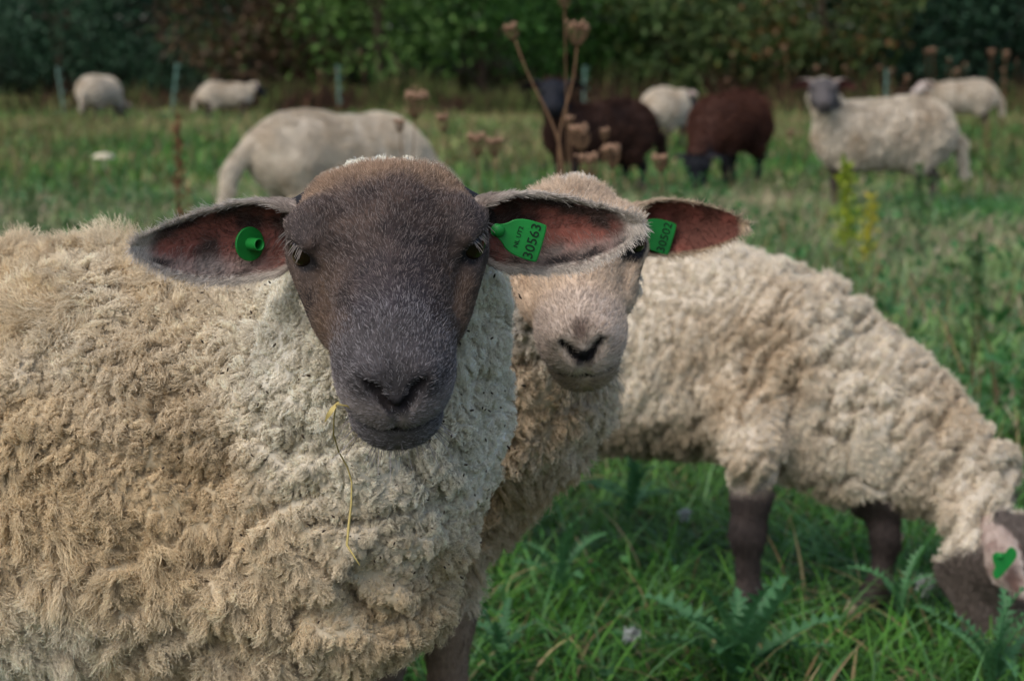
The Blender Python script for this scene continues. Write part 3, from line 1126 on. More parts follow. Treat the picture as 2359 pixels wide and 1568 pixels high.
sheep2, V2, F2, N2 = sheep('sheep', 'young sheep with a fawn face peering over the dark-faced ewe, green tag in one ear', (-.4, 2.2, 0), fr2, body2, [ear2R, ear2L], [(-.075, 2.03), (-.16, 2.24), (-.69, 2.26), (-.75, 2.48)], dict(
    h=.010, hf=.0042, n_wool=150000, n_fur=60000, L=.026, r=.00055, furL=.0075, furr=.0003, legz=.31,
    face2=(.58, .47, .36), fleck=.5, facecol=face_col2, eyeclear=1.6, fill=.78, wide=.94, woolcol=wool_col2, earcol=ear_col2, earhair=ear_hair2, n_ear=4500, leg=(.16, .11, .078),
    disp=lambda V, N, h: .010 * fbm(V * 16, 63) - .012 * creases(V, (16, 16, 40), 67, 5), comb=(.35, -.2, -1), lay=.45,
    c1=(.011, .5, .3, 13), c2=(.034, .25, .3, 15), wave=(.0016, 2.2), dome=.55, k=7, lash=True, curl=.1,
    wlen=lambda p, n, h: 1 - .35 * sstep(.15, .10, np.linalg.norm(p - fr2((0, -.03, -.02)), axis=1))), seed=12)

# ------------------------------------------------------------------ the grazing sheep on the right
p3, n3 = P(2262, 1180, 3.0), P(2372, 1560, 2.95)
fw3 = nrm(n3 - p3)
fr3 = Frame(p3 + fw3 * .055, fw3, (1, .45, .2), 1.06)
body3 = [rc((-.20, 3.46, .435), (.34, 3.22, .435), .162, .160, .06),
         rc((-.18, 3.43, .355), (.30, 3.20, .360), .130, .124, .06),
         rc((.32, 3.22, .445), (.47, 3.15, .425), .145, .128, .06),
         rc((.47, 3.15, .42), (.60, 3.09, .325), .130, .116, .06),
         rc((.60, 3.09, .330), (.735, 3.02, .245), .116, .086, .05),
         rc((.40, 3.12, .325), (.60, 3.07, .235), .085, .075, .05),
         rc((-.35, 3.52, .47), (-.40, 3.55, .28), .03, .025, .03)]
g1, g2 = GP(1722, 1442), GP(2012, 1424)
feet3 = [g1, g2, (-.23, 3.33), (-.25, 3.56)]
body3 += leg_chain([((.395, 3.10, .38), .075), ((g1[0] + .003, g1[1], .28), .044), ((g1[0] + .002, g1[1], .215), .027), ((g1[0] - .003, g1[1], .155), .0225), ((g1[0], g1[1], .045), .0165), ((g1[0] + .012, g1[1] - .005, .016), .022)])
body3 += leg_chain([((.50, 3.20, .34), .07), ((g2[0] + .012, g2[1] + .01, .25), .027), ((g2[0] + .018, g2[1], .14), .020), ((g2[0] + .008, g2[1], .05), .016), ((g2[0] - .03, g2[1] - .01, .016), .021)])
for bx, by in ((-.20, 3.33), (-.22, 3.56)):
    body3 += leg_chain([((bx, by, .40), .10), ((bx + .05, by, .29), .06), ((bx - .05, by, .19), .028), ((bx - .03, by, .045), .021), ((bx - .01, by, .018), .023)])
ear3 = ear_mesh(P(2272, 1180, 2.955), P(2262, 1275, 2.87), P(2365, 1372, 2.86), CF * .8 + np.array([.5, 0, -.1]), [(u, w * .9) for u, w in HW], SPAN, 22, 13)
ear3b = ear_mesh(P(2300, 1170, 3.05), P(2370, 1215, 3.12), P(2440, 1310, 3.12), CF * .3 + np.array([.6, 0, -.5]), [(u, w * .9) for u, w in HW], SPAN, 22, 13)
nk = nrm(np.array([.735, 3.02, .225]) - np.array([.40, 3.16, .45]))
nkc = np.array([.40, 3.16, .45])


def disp3(V, N, h):
    s = (V - nkc) @ nk
    along = V - nkc - s[:, None] * nk
    m = sstep(-.10, .04, s)
    q = np.stack([s * 52, along[:, 0] * 13 + along[:, 2] * 13, along[:, 1] * 13], 1)
    cr = creases(q, (1, 1, 1), 90, 3.8)
    g = creases(V, (58, 38, 15), 95, 4.0) * sstep(-.25, .2, V[:, 0]) * sstep(.25, .36, V[:, 2])
    return .004 * fbm(V * 18, 91) - .028 * cr * m - .014 * g * (1 - m)


def wool_col3(V, N, h):
    n1 = fbm(V * 7, 26)
    c = mixc((.76, .67, .53), (.61, .49, .34), sstep(-.2, .6, n1))
    return mixc(c, (.20, .16, .09), sstep(.35, .27, V[:, 2]) * sstep(.36, .28, V[:, 0]) * .6)   # darker, browner wool low on the belly


def ear_col3(e):
    n1 = fbm(e['V'] * 50, 19)
    out = mixc((.38, .30, .25), (.17, .10, .08), sstep(.0, .6, n1 + .5 * (1 - np.abs(e['VV'] + .2) * 1.5)))
    rim = np.clip(sstep(.85, .97, np.abs(e['VV'])) + sstep(.9, .97, e['U']), 0, 1)
    return mixc(mixc(out, (.55, .48, .42), rim), (.16, .07, .05), e['ins'])


sheep3, V3, F3, N3 = sheep('sheep', 'beige sheep grazing with its head down in the grass, wool in deep neck folds', (.1, 3.3, 0), fr3, body3, [ear3, ear3b], feet3, dict(
    h=.0052, hf=.0050, n_wool=280000, n_fur=30000, L=.0185, r=.00050, furL=.010, furr=.0006, legz=.232, legr=.042, cut=(-.02, .0),
    face=(.085, .066, .055), face2=(.22, .18, .15), fleck=.5, woolcol=wool_col3, earcol=ear_col3, n_ear=2500, leg=(.032, .024, .021),
    disp=disp3, comb=(.3, 0, -1), lay=.30, c1=(.0095, .38, .26, 23), c2=(.026, .2, .22, 25), wave=(.0015, 2.0), k=6, curl=.12, dome=.75,
    wlen=lambda p, n, h: 1 - .6 * sstep(.31, .24, p[:, 2]) * (np.minimum(np.hypot(p[:, 0] - g1[0], p[:, 1] - g1[1]), np.hypot(p[:, 0] - g2[0], p[:, 1] - g2[1])) < .05)), seed=13)

# ------------------------------------------------------------------ the rest of the flock
D2R = math.radians
WHITE = dict(wool=(.68, .60, .48), wool2=(.52, .42, .30))
BROWN = dict(wool=(.062, .032, .023), wool2=(.030, .016, .013), face=(.006, .007, .011), face2=(.014, .016, .020), leg=(.012, .010, .010),
             earin=(.02, .012, .012), earout=(.012, .011, .014))
FLOCK = [
    # label, (x, depth), heading, scale, fat, pose, yaw, pitch, colours, wool n, extra
    ('pale sheep grazing just behind the dark-faced ewe, rump and tail turned this way', (-.79, 9.1), 30, 1.02, 1.0, 'down', 0, -70, dict(face=(.3, .25, .2), **WHITE), 60000, dict(r=.0012, L=.016, c1=(.02, .15, .1, 33), dome=.15)),
    ('dark brown sheep with a black head held up, behind the tall dry seed heads', (.58, 13.2), 212, .95, 1.10, 'up', -58, -30, BROWN, 22000, dict(r=.0024, L=.03)),
    ('dark brown sheep grazing with its black head lowered towards the viewer', (1.56, 13.9), 240, 1.02, 1.12, 'down', -20, -72, dict(BROWN, wool=(.090, .038, .025), wool2=(.044, .020, .015)), 22000, dict(r=.0024, L=.03)),
    ('cream sheep with a grey face standing broadside behind the yellow-green sprig', (2.31, 12.1), 193, .98, 1.2, 'up', -72, -24, dict(face=(.06, .053, .052), face2=(.15, .135, .13), **WHITE), 26000, dict(r=.0022, L=.03)),
    ('small white sheep half hidden behind the two dark brown ones', (1.66, 20.5), 68, .92, 1.15, 'mid', 25, -20, dict(face=(.05, .05, .06), **WHITE), 9000, dict(r=.004, L=.035)),
    ('cream sheep standing far off by the hedge, behind the grey-faced one', (6.05, 26.0), 184, .98, 1.15, 'mid', -20, -18, dict(face=(.5, .42, .36), **WHITE), 8000, dict(r=.0045, L=.035)),
    ('pale sheep grazing far off between two fence stakes, rear end turned this way', (-6.40, 30.0), 72, 1.02, 1.2, 'down', 0, -70, dict(face=(.1, .08, .07), **WHITE), 8000, dict(r=.005, L=.035)),
    ('far pale sheep with a black head, just past the leaning fence stake', (-4.50, 30.5), 10, .88, 1.1, 'mid', 0, -35, dict(face=(.012, .012, .016), face2=(.02, .02, .025), **WHITE), 8000, dict(r=.005, L=.035, legz=.34)),
]
if True:
    for i, (lab, (bx, by), hd, s, fat, pose, yaw, pit, colr, nw, ex) in enumerate(FLOCK):
        pr, H, feet = generic_prims((bx, by, 0), D2R(hd), s, pose, D2R(yaw), pit, fat=fat, hs=1.3 if i == 1 else 1.15)
        far = by > 18
        st = dict(h=.03 if far else .02, hf=.012 if far else .009, n_wool=nw, n_fur=1200 if far else 3500, furL=.012, furr=.0025 if far else .0015, legz=.27 * s,
                  c1=(.035, .5, .3, 33 + i), c2=None, wave=(0, 0), k=4, lay=.4, dome=.3, cut=(-.03, .01), disp=lambda V, N, h: .010 * fbm(V * 11, 64), eyes=not far)
        st.update(colr)
        st.update(ex)
        sheep('sheep', lab, (bx, by, 0), H, pr, generic_ears(H), feet, st, seed=40 + i)


# ================================================================== ground, grass, plants
RG = np.random.default_rng(77)


def ground_z(x, y):
    p = np.stack([x * .8, y * .8, 0 * x + 3.3], -1)
    return .02 * vnoise(p, 300) * sstep(1, 4, y)


gx = np.concatenate([np.linspace(-400, -14, 24), np.linspace(-12, 12, 70), np.linspace(14, 400, 24)])
gy = np.concatenate([np.linspace(-30, -1, 8), np.linspace(0, 20, 60), np.linspace(22, 90, 30), np.linspace(100, 700, 20)])
GX, GY = np.meshgrid(gx, gy, indexing='ij')
GV = np.stack([GX, GY, ground_z(GX, GY) - .012], -1).reshape(-1, 3)
ny_ = len(gy)
ii, jj = np.meshgrid(np.arange(len(gx) - 1), np.arange(ny_ - 1), indexing='ij')
a_ = (ii * ny_ + jj).ravel()
GF = np.stack([a_, a_ + ny_, a_ + ny_ + 1, a_ + 1], 1)
gm, gnt, gb = new_mat('meadow_soil')
gtc = gnt.nodes.new('ShaderNodeTexCoord')
gn1 = gnt.nodes.new('ShaderNodeTexNoise')
gn1.inputs['Scale'].default_value = 1.4
gn1.inputs['Detail'].default_value = 6
gn2 = gnt.nodes.new('ShaderNodeTexNoise')
gn2.inputs['Scale'].default_value = 26
gn2.inputs['Detail'].default_value = 5
gnt.links.new(gtc.outputs['Object'], gn1.inputs['Vector'])
gnt.links.new(gtc.outputs['Object'], gn2.inputs['Vector'])
gr = gnt.nodes.new('ShaderNodeValToRGB')
gr.color_ramp.elements[0].position, gr.color_ramp.elements[0].color = .3, (.012, .022, .007, 1)
gr.color_ramp.elements[1].position, gr.color_ramp.elements[1].color = .72, (.045, .060, .018, 1)
gmx = gnt.nodes.new('ShaderNodeMath')
gmx.operation = 'ADD'
gml = gnt.nodes.new('ShaderNodeMath')
gml.operation = 'MULTIPLY'
gml.inputs[1].default_value = .5
gnt.links.new(gn1.outputs['Fac'], gmx.inputs[0])
gnt.links.new(gn2.outputs['Fac'], gmx.inputs[1])
gnt.links.new(gmx.outputs[0], gml.inputs[0])
gnt.links.new(gml.outputs[0], gr.inputs[0])
gnt.links.new(gr.outputs[0], gb.inputs['Base Color'])
gb.inputs['Roughness'].default_value = .95
gb.inputs['Specular IOR Level'].default_value = .1
ground = make_mesh('ground', GV, GF, gm)
tag(ground, 'grassy meadow ground under the flock', None, None, 'structure')


def blades(x, y, h, w, lean, bend, col, seg, rng, tipc=1.15):
    """flat tapering blades: V, [quads, tris], colours"""
    n = len(x)
    az = rng.random(n) * 2 * math.pi
    tw = az + math.pi / 2 + rng.normal(size=n) * .5
    t = np.linspace(0, 1, seg + 1)
    hd = np.stack([np.cos(az), np.sin(az)], 1)
    hor = h[:, None] * (lean[:, None] * t + bend[:, None] * t ** 2)
    ver = h[:, None] * (t * np.sqrt(np.maximum(.05, 1 - lean ** 2))[:, None] - .55 * (bend ** 1.0)[:, None] * t ** 2)
    z0 = ground_z(x, y) - .012
    c = np.stack([x[:, None] + hor * hd[:, :1], y[:, None] + hor * hd[:, 1:], z0[:, None] + np.maximum(ver, .004)], -1)
    pw = np.stack([np.cos(tw), np.sin(tw), 0 * tw], 1)
    ww = w[:, None] * (1 - .85 * t ** 1.6)
    ww[:, -1] = 0
    Lf = c - pw[:, None] * ww[..., None]
    Rt = c + pw[:, None] * ww[..., None]
    m = 2 * seg + 1
    V = np.empty((n, m, 3))
    V[:, 0:2 * seg:2] = Lf[:, :-1]
    V[:, 1:2 * seg:2] = Rt[:, :-1]
    V[:, -1] = c[:, -1]
    base = (np.arange(n) * m)[:, None]
    Q = np.concatenate([base + np.array([2 * i, 2 * i + 1, 2 * i + 3, 2 * i + 2]) for i in range(seg - 1)]) if seg > 1 else np.zeros((0, 4), int)
    T = base + np.array([2 * seg - 2, 2 * seg - 1, 2 * seg])
    tt = np.concatenate([np.repeat(t[:-1], 2), [1]])
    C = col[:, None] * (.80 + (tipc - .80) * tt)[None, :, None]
    return V.reshape(-1, 3), [Q, T], C.reshape(-1, 3)


def wedge(n, d0, d1, rng, pw=0.0, side=.35, mar=.5):
    """points in the field, d0..d1 deep"""
    u = rng.random(n)
    if pw == 0:
        d = np.sqrt(d0 ** 2 + u * (d1 ** 2 - d0 ** 2))
    else:
        d = (d0 ** pw + u * (d1 ** pw - d0 ** pw)) ** (1 / pw)
    x = (rng.random(n) * 2 - 1) * (side * d + mar)
    return x, d


def grass_col(x, y, rng, far):
    n = len(x)
    p = np.stack([x * .55, y * .35, 0 * x], 1)
    a = fbm(p, 210)
    c = mixc((.026, .100, .010), (.078, .190, .026), rng.random(n))
    blue = (rng.random(n) < .28)[:, None]
    c = np.where(blue, mixc((.036, .120, .030), (.11, .22, .075), rng.random(n)), c)
    c = mixc(c, (.25, .245, .085), np.clip(sstep(-.4, .5, a) * (.10 + .62 * far), 0, 1))
    dry = rng.random(n) < (.07 + .32 * far * sstep(-.3, .4, a))
    c = np.where(dry[:, None], mixc((.34, .27, .13), (.17, .11, .05), rng.random(n)), c)
    return c * (.6 + .7 * rng.random(n))[:, None] * (1 + .35 * fbm(np.stack([x * 3, y * 2, 0 * x + 5], 1), 215))[:, None]


if True:
    # near, lush and tangled
    x, y = wedge(70000, 1.5, 4.6, RG, 1.3, .34, .6)
    n = len(x)
    cl = .5 + .5 * fbm(np.stack([x * 5, y * 5, 0 * x], 1), 220)
    lg = RG.random(n) < .30 * (.5 + cl)                    # long arching blades over a short dark sward
    hh = np.where(lg, .08 + .12 * RG.random(n), .03 + .06 * RG.random(n)) * (.6 + .6 * cl)
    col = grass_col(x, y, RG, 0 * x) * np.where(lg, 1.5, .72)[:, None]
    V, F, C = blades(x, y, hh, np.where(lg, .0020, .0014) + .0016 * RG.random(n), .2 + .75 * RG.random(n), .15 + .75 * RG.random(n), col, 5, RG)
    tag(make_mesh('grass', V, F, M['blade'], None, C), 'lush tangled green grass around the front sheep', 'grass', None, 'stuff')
    x, y = wedge(85000, 4.4, 14, RG, 1.2, .36, .8)
    n = len(x)
    cl = .5 + .5 * fbm(np.stack([x * 2, y * 2, 0 * x], 1), 221)
    V, F, C = blades(x, y, (.05 + .12 * RG.random(n) ** 1.6) * (.5 + .8 * cl), .0030 + .003 * RG.random(n), .1 + .6 * RG.random(n), .1 + .6 * RG.random(n), grass_col(x, y, RG, sstep(4, 12, y)) * ((1.1 + .6 * cl)[:, None] * np.array([1.05, 1.05, 1.5])), 3, RG)
    tag(make_mesh('grass', V, F, M['blade'], None, C), 'green pasture grass in the middle of the field', 'grass', None, 'stuff')
    x, y = wedge(110000, 13, 58, RG, 1.1, .40, 2)
    n = len(x)
    V, F, C = blades(x, y, .07 + .13 * RG.random(n) ** 1.5, .008 + .008 * RG.random(n), .05 + .5 * RG.random(n), .1 + .4 * RG.random(n), grass_col(x, y, RG, sstep(8, 24, y)) * (1.1 + .35 * fbm(np.stack([x * .9, y * .5, 0 * x], 1), 223))[:, None], 2, RG)
    tag(make_mesh('grass', V, F, M['blade'], None, C), 'yellowing rough grass towards the hedge', 'grass', None, 'stuff')


if True:
    # dry stems and rough tussock blades standing over the turf
    x, y = wedge(9000, 4.2, 46, RG, .9, .38, .8)
    k = fbm(np.stack([x * .6, y * .3, 0 * x + 2], 1), 250) + .25 * sstep(0, 3, x) > .05
    x, y = x[k], y[k]
    n = len(x)
    c = np.where((RG.random(n) < .6)[:, None], mixc((.10, .055, .028), (.26, .18, .085), RG.random(n)), mixc((.06, .10, .03), (.12, .16, .05), RG.random(n)))
    V, F, C = blades(x, y, .14 + .30 * RG.random(n), .0012 + .00018 * y + .001 * RG.random(n), .02 + .35 * RG.random(n), .05 + .35 * RG.random(n), c, 3, RG)
    tag(make_mesh('dry_stems', V, F, M['dry'], None, C), 'thin brown and olive stems standing over the turf', 'dry grass', None, 'stuff')


def leaf_cards(c, size, rng, col, aspect=.55, up=.3, spread=None):
    """folded pointed leaves (4 triangles) at points c"""
    n = len(c)
    d = nrm(rng.normal(size=(n, 3)) + np.array([0, 0, up]))
    s = nrm(np.cross(d, rng.normal(size=(n, 3))))
    nn = np.cross(d, s)
    sz = np.asarray(size)[:, None] * np.ones((n, 1))
    a = c
    tip = c + d * sz - nn * sz * .12
    l = c + d * sz * .45 + s * sz * aspect * .5 + nn * sz * .10
    r = c + d * sz * .45 - s * sz * aspect * .5 + nn * sz * .10
    m = c + d * sz * .5
    V = np.stack([a, l, m, r, tip], 1).reshape(-1, 3)
    b = (np.arange(n) * 5)[:, None]
    T = np.concatenate([b + [0, 1, 2], b + [0, 2, 3], b + [1, 4, 2], b + [2, 4, 3]])
    return V, [T], np.repeat(col, 5, 0)


# low broad-leaved weeds among the grass
if True:
    parts, cs = [], []
    for (n, d0, d1, s0) in ((5200, 1.8, 4.8, .020), (11000, 4.4, 14, .046)):
        x, y = wedge(n, d0, d1, RG, 1.2, .34, .5)
        k = fbm(np.stack([x * 1.7, y * 1.7, 0 * x + 9], 1), 230) > -.05
        x, y = x[k], y[k]
        z = ground_z(x, y) + .02 + (.07 + .10 * sstep(3, 6, y) * sstep(-.3, .6, x)) * RG.random(len(x)) ** 1.4
        col = mixc((.025, .095, .018), (.065, .180, .050), RG.random(len(x))) * (.7 + .5 * RG.random((len(x), 1)))
        V, F, C = leaf_cards(np.stack([x, y, z], 1), s0 * (.6 + .8 * RG.random(len(x))), RG, col, .6, .5)
        parts.append((V, F))
        cs.append(C)
    V, F = merge(parts)
    tag(make_mesh('weeds', V, F, M['leaf'], None, np.concatenate(cs), smooth=False), 'low broad-leaved weeds and clover among the grass', 'weeds', None, 'stuff')


# ------------------------------------------------------------------ thistles
def thistle_leaf(L, W, curve, lobes, rng):
    """one spiny, deeply lobed leaf lying along +Y, tip rising then bending over"""
    V, T = [], []
    m = lobes * 2 + 1
    for i in range(m + 1):
        t = i / m
        y = L * t
        z = L * (curve[0] * t - curve[1] * t * t)
        wd = W * (math.sin(math.pi * min(1, t * .92 + .08)) ** .7) * (1.0 if i % 2 else .26) * (.8 + .4 * rng.random())
        if i == m:
            wd = 0
        fwd = .10 * L / lobes * (2.2 if i % 2 else 0)
        up = .28 * wd * (1.6 if i % 2 else .6)
        V += [(0, y, z), (-wd, y + fwd, z + up * (.6 + .8 * rng.random())), (wd, y + fwd, z + up * (.6 + .8 * rng.random()))]
    for i in range(m):
        a, b = 3 * i, 3 * i + 3
        T += [(a, a + 1, b + 1), (a, b + 1, b), (a, b, b + 2), (a, b + 2, a + 2)]
    # spines: thin slivers beyond each lobe
    for i in range(1, m, 2):
        for s in (1, 2):
            p = np.array(V[3 * i + s])
            d = p - np.array(V[3 * i])
            q = p + nrm(d) * W * .22 + np.array([0, .0, W * .10])
            V += [tuple(p + np.array([0, .0016, 0])), tuple(p - np.array([0, .0016, 0])), tuple(q)]
            T.append((len(V) - 3, len(V) - 2, len(V) - 1))
    return np.array(V), np.array(T)


THISTLE_MESHES = []
for i in range(6):
    rg = np.random.default_rng(500 + i)
    tv, tt = thistle_leaf(1.0, .125, (.55 + .5 * rg.random(), .35 + .5 * rg.random()), 10 + i % 3, rg)
    pale = np.zeros(len(tv))
    pale[-(10 + i % 3) * 6:] = 1
    tc_ = mixc((.060, .165, .060), (.42, .48, .36), pale * .85) * (.8 + .4 * rg.random((len(tv), 1)))
    o_ = make_mesh('leaf', tv, tt, M['leaf'], None, tc_, smooth=False)
    THISTLE_MESHES.append(o_.data)
    bpy.data.objects.remove(o_)


def thistle(px, py, size, nl, label, seed):
    rg = np.random.default_rng(seed)
    g = GP(px, py)
    root = empty('thistle', (g[0], g[1], 0))
    tag(root, label, 'thistle', 'thistles in the grass')
    for k in range(nl):
        o = bpy.data.objects.new('leaf', THISTLE_MESHES[rg.integers(6)])
        COL.objects.link(o)
        o.parent = root
        s = size * (.6 + .5 * rg.random())
        o.scale = (s, s, s)
        o.rotation_euler = (math.radians(2 + 52 * rg.random()), math.radians(rg.normal() * 12), 2 * math.pi * (k / nl) + rg.normal() * .3)
        o.location = (rg.normal() * .004, rg.normal() * .004, .01 + .05 * rg.random())
    return root


if True:
    thistle(1700, 1600, .165, 24, 'spiny green thistle in front of the grazing sheep, largest of the thistles', 601)
    thistle(2290, 1640, .13, 12, 'pale green thistle below the grazing sheep\'s muzzle', 602)
    thistle(1290, 1400, .13, 9, 'flattened thistle beside the fawn-faced sheep\'s leg', 603)
    thistle(1450, 1215, .13, 10, 'dark thistle in the gap under the grazing sheep\'s belly', 604)
    thistle(1160, 1590, .10, 9, 'small thistle at the bottom edge next to the brown leg', 605)
    thistle(2070, 1470, .10, 9, 'small thistle by the grazing sheep\'s farther hoof', 606)


# ------------------------------------------------------------------ dry wild-carrot seed heads
def umbel(rng, n=22, closed=.75):
    """a dried nest of rays curling up and in, unit size, stem end at origin"""
    parts, cs = [], []
    for i in range(n):
        a = 2 * math.pi * (i * .618) + rng.normal() * .1
        r = math.sqrt((i + .5) / n)
        o = .50 * r
        t = np.linspace(0, 1, 6)
        rad = o * np.sin(np.minimum(math.pi, math.pi * t * (.45 + .35 * closed)))
        pth = np.stack([rad * math.cos(a), rad * math.sin(a), 1.0 * t * (.75 + .25 * r) + .02 * rng.normal(size=6)], 1)
        parts.append(tube(pth, np.linspace(.022, .014, 6), 4))
        cs.append(np.tile(np.array([.19, .115, .065]) * (.7 + .5 * rng.random()), (len(parts[-1][0]), 1)))
        for q in range(4):
            e = pth[-1] + rng.normal(size=3) * .07
            bv, bf = uv_ball(e, np.array([.055, .055, .075]) * (.7 + .6 * rng.random()), np.eye(3), 6, 4)
            parts.append((bv, bf))
            cs.append(np.tile(np.array([.34, .21, .135]) * (.6 + .7 * rng.random()), (len(bv), 1)))
    V, F = merge(parts)
    return V, F, np.concatenate(cs)


UMB = []
for i in range(4):
    v, f, c = umbel(np.random.default_rng(700 + i), 20, .6 + .12 * i)
    o_ = make_mesh('seed_head', v, f, M['dry'], None, c)
    UMB.append(o_.data)
    bpy.data.objects.remove(o_)


def carrot(label, path, size, seed, rad=.0028, group='dry wild-carrot stalks', branches=()):
    """path: world points from the ground to the head"""
    rg = np.random.default_rng(seed)
    path = np.asarray(path, float)
    root = empty('dried_wild_carrot', path[0])
    tag(root, label, 'dry plant', group)
    tt = np.linspace(0, 1, 14)
    s = np.linspace(0, 1, len(path))
    pp = np.stack([np.interp(tt, s, path[:, i]) for i in range(3)], 1)
    for _ in range(2):
        pp[1:-1] = (pp[:-2] + 2 * pp[1:-1] + pp[2:]) / 4
    v, f = tube(pp, np.linspace(rad * 1.3, rad * .7, 14), 5)
    make_mesh('stem', v, f, M['dry'], root, np.tile((.17, .10, .055), (len(v), 1)))

    def head(tip, d, sz):
        o = bpy.data.objects.new('seed_head', UMB[rg.integers(4)])
        COL.objects.link(o)
        o.parent = root
        o.location = Vector(tip) - Vector(path[0])
        o.rotation_euler = Vector(d).to_track_quat('Z', 'Y').to_euler()
        o.scale = (sz, sz, sz)
    head(pp[-1], pp[-1] - pp[-3], size)
    for (fr_, off, sz) in branches:
        i = int(fr_ * 13)
        off = np.asarray(off)
        q = np.stack([pp[i] + off * t + np.array([0, 0, .15 * np.linalg.norm(off) * t * t]) for t in np.linspace(0, 1, 6)])
        v, f = tube(q, rad * .6, 4)
        make_mesh('side_stem', v, f, M['dry'], root, np.tile((.17, .10, .055), (len(v), 1)))
        head(q[-1], q[-1] - q[-2], sz)
    return root


def straight(px, py, d, lean=(0, 0), mid=None):
    t = P(px, py, d)
    b = np.array([t[0] + lean[0], t[1] + lean[1], 0])
    return [b, (b + t) / 2 + np.array([.01, 0, 0]), t]


if True:
    a = [P(1302, 560, 4.4), P(1303, 430, 4.4), P(1292, 330, 4.4), P(1255, 245, 4.4), P(1215, 175, 4.4), P(1187, 95, 4.4)]
    a[0] = np.array([a[0][0], a[0][1], 0])
    carrot('tall bare stalk leaning over with one round dry seed head, beside the pale-topped one', a, .038, 801, .0028)
    a = [P(1285, 560, 4.5), P(1290, 400, 4.5), P(1283, 310, 4.5), P(1312, 220, 4.5), P(1325, 160, 4.5), P(1328, 110, 4.5)]
    a[0] = np.array([a[0][0], a[0][1], 0])
    carrot('tall stalk with a pale lumpy seed head, in front of the black sheep head', a, .056, 802, .0028)
    DRYH = [(955, 275, 4.6, .050, 'dry goblet-shaped seed head standing in front of the pale grazing back, largest of three'),
          (922, 306, 4.9, .026, 'smallest dry seed head, against the pale grazing sheep\'s back'),
          (1022, 306, 4.9, .036, 'dry brown seed head just beside the pale grazing sheep\'s shoulder'),
          (1100, 362, 4.6, .044, 'dry brown seed head above the dark-faced ewe\'s ear, left of a twin'),
          (1138, 364, 4.7, .038, 'dry brown seed head above the dark-faced ewe\'s ear, right of a twin'),
          (1338, 350, 4.3, .046, 'pale tan seed head against the brown sheep\'s chest'),
          (1412, 390, 4.3, .042, 'rounded yellowish seed head against the brown sheep\'s flank'),
          (1362, 415, 4.2, .044, 'low tan seed head just above the fawn-faced sheep\'s poll'),
          (1312, 300, 4.6, .026, 'small tan seed head beside the leaning stalk'),
          (1300, 24, 4.6, .028, 'dry seed head cut by the top edge of the picture'),
          (1392, 325, 4.8, .024, 'faint grey seed head in front of the brown sheep\'s back'),
          (1522, 400, 4.5, .034, 'drooping pale bud in front of the brown sheep\'s hind leg')]
    for i, (px, py, d, sz, lab) in enumerate(DRYH):
        carrot(lab, straight(px, py, d, (RG.normal() * .03, RG.normal() * .05)), sz * 1.2, 810 + i, .0019)
    # smaller ones deep in the field: each a plant of its own
    spots = []
    rg = np.random.default_rng(31)
    for k in range(56):
        d = 15 + 23 * rg.random()
        if k < 44:
            px = 1600 + 780 * rg.random() ** .7
        elif k < 56:
            px = 560 + 420 * rg.random()
        else:
            px = 30 + 2300 * rg.random()
        spots.append(((px - 1179) / FPX * d, d, .30 + .70 * rg.random()))
    for i, (bx, by, hh) in enumerate(spots):
        b = np.array([bx, by, 0])
        t = b + np.array([rg.normal() * .06, rg.normal() * .06, hh])
        where = 'among the brown weeds by the hedge' if by > 24 else 'in the far half of the field'
        carrot('small dry seed head on a thin stalk ' + where, [b, (b + t) / 2, t], .045 + .025 * rg.random(), 900 + i, .0032, 'small dry seed heads ' + where)


# ------------------------------------------------------------------ dock, sprig, mushroom, clover
def spike_plant(name, label, cat, base, top, col_stem, col_leaf, n, lsz, spread, seed, start=.3, aspect=.4, up=.6, rad=.005, mat='leaf'):
    rg = np.random.default_rng(seed)
    base, top = np.asarray(base, float), np.asarray(top, float)
    root = empty(name, base)
    tag(root, label, cat)
    tt = np.linspace(0, 1, 8)
    pp = base + (top - base) * tt[:, None] + np.stack([.012 * np.sin(tt * 5 + seed), 0 * tt, 0 * tt], 1)
    v, f = tube(pp, np.linspace(rad, rad * .4, 8), 6)
    make_mesh('stem', v, f, M['dry'], root, np.tile(col_stem, (len(v), 1)))
    t = start + (1 - start) * rg.random(n)
    c = base + (top - base) * t[:, None] + rg.normal(size=(n, 3)) * (spread * (1.15 - t))[:, None] * [1, 1, .6]
    col = mixc(col_leaf[0], col_leaf[1], rg.random(n)) * (.7 + .5 * rg.random((n, 1)))
    V, F, C = leaf_cards(c, lsz * (.6 + .7 * rg.random(n)), rg, col, aspect, up)
    make_mesh('leaves' if mat == 'leaf' else 'seeds', V, F, M[mat], root, C, smooth=False)
    return root


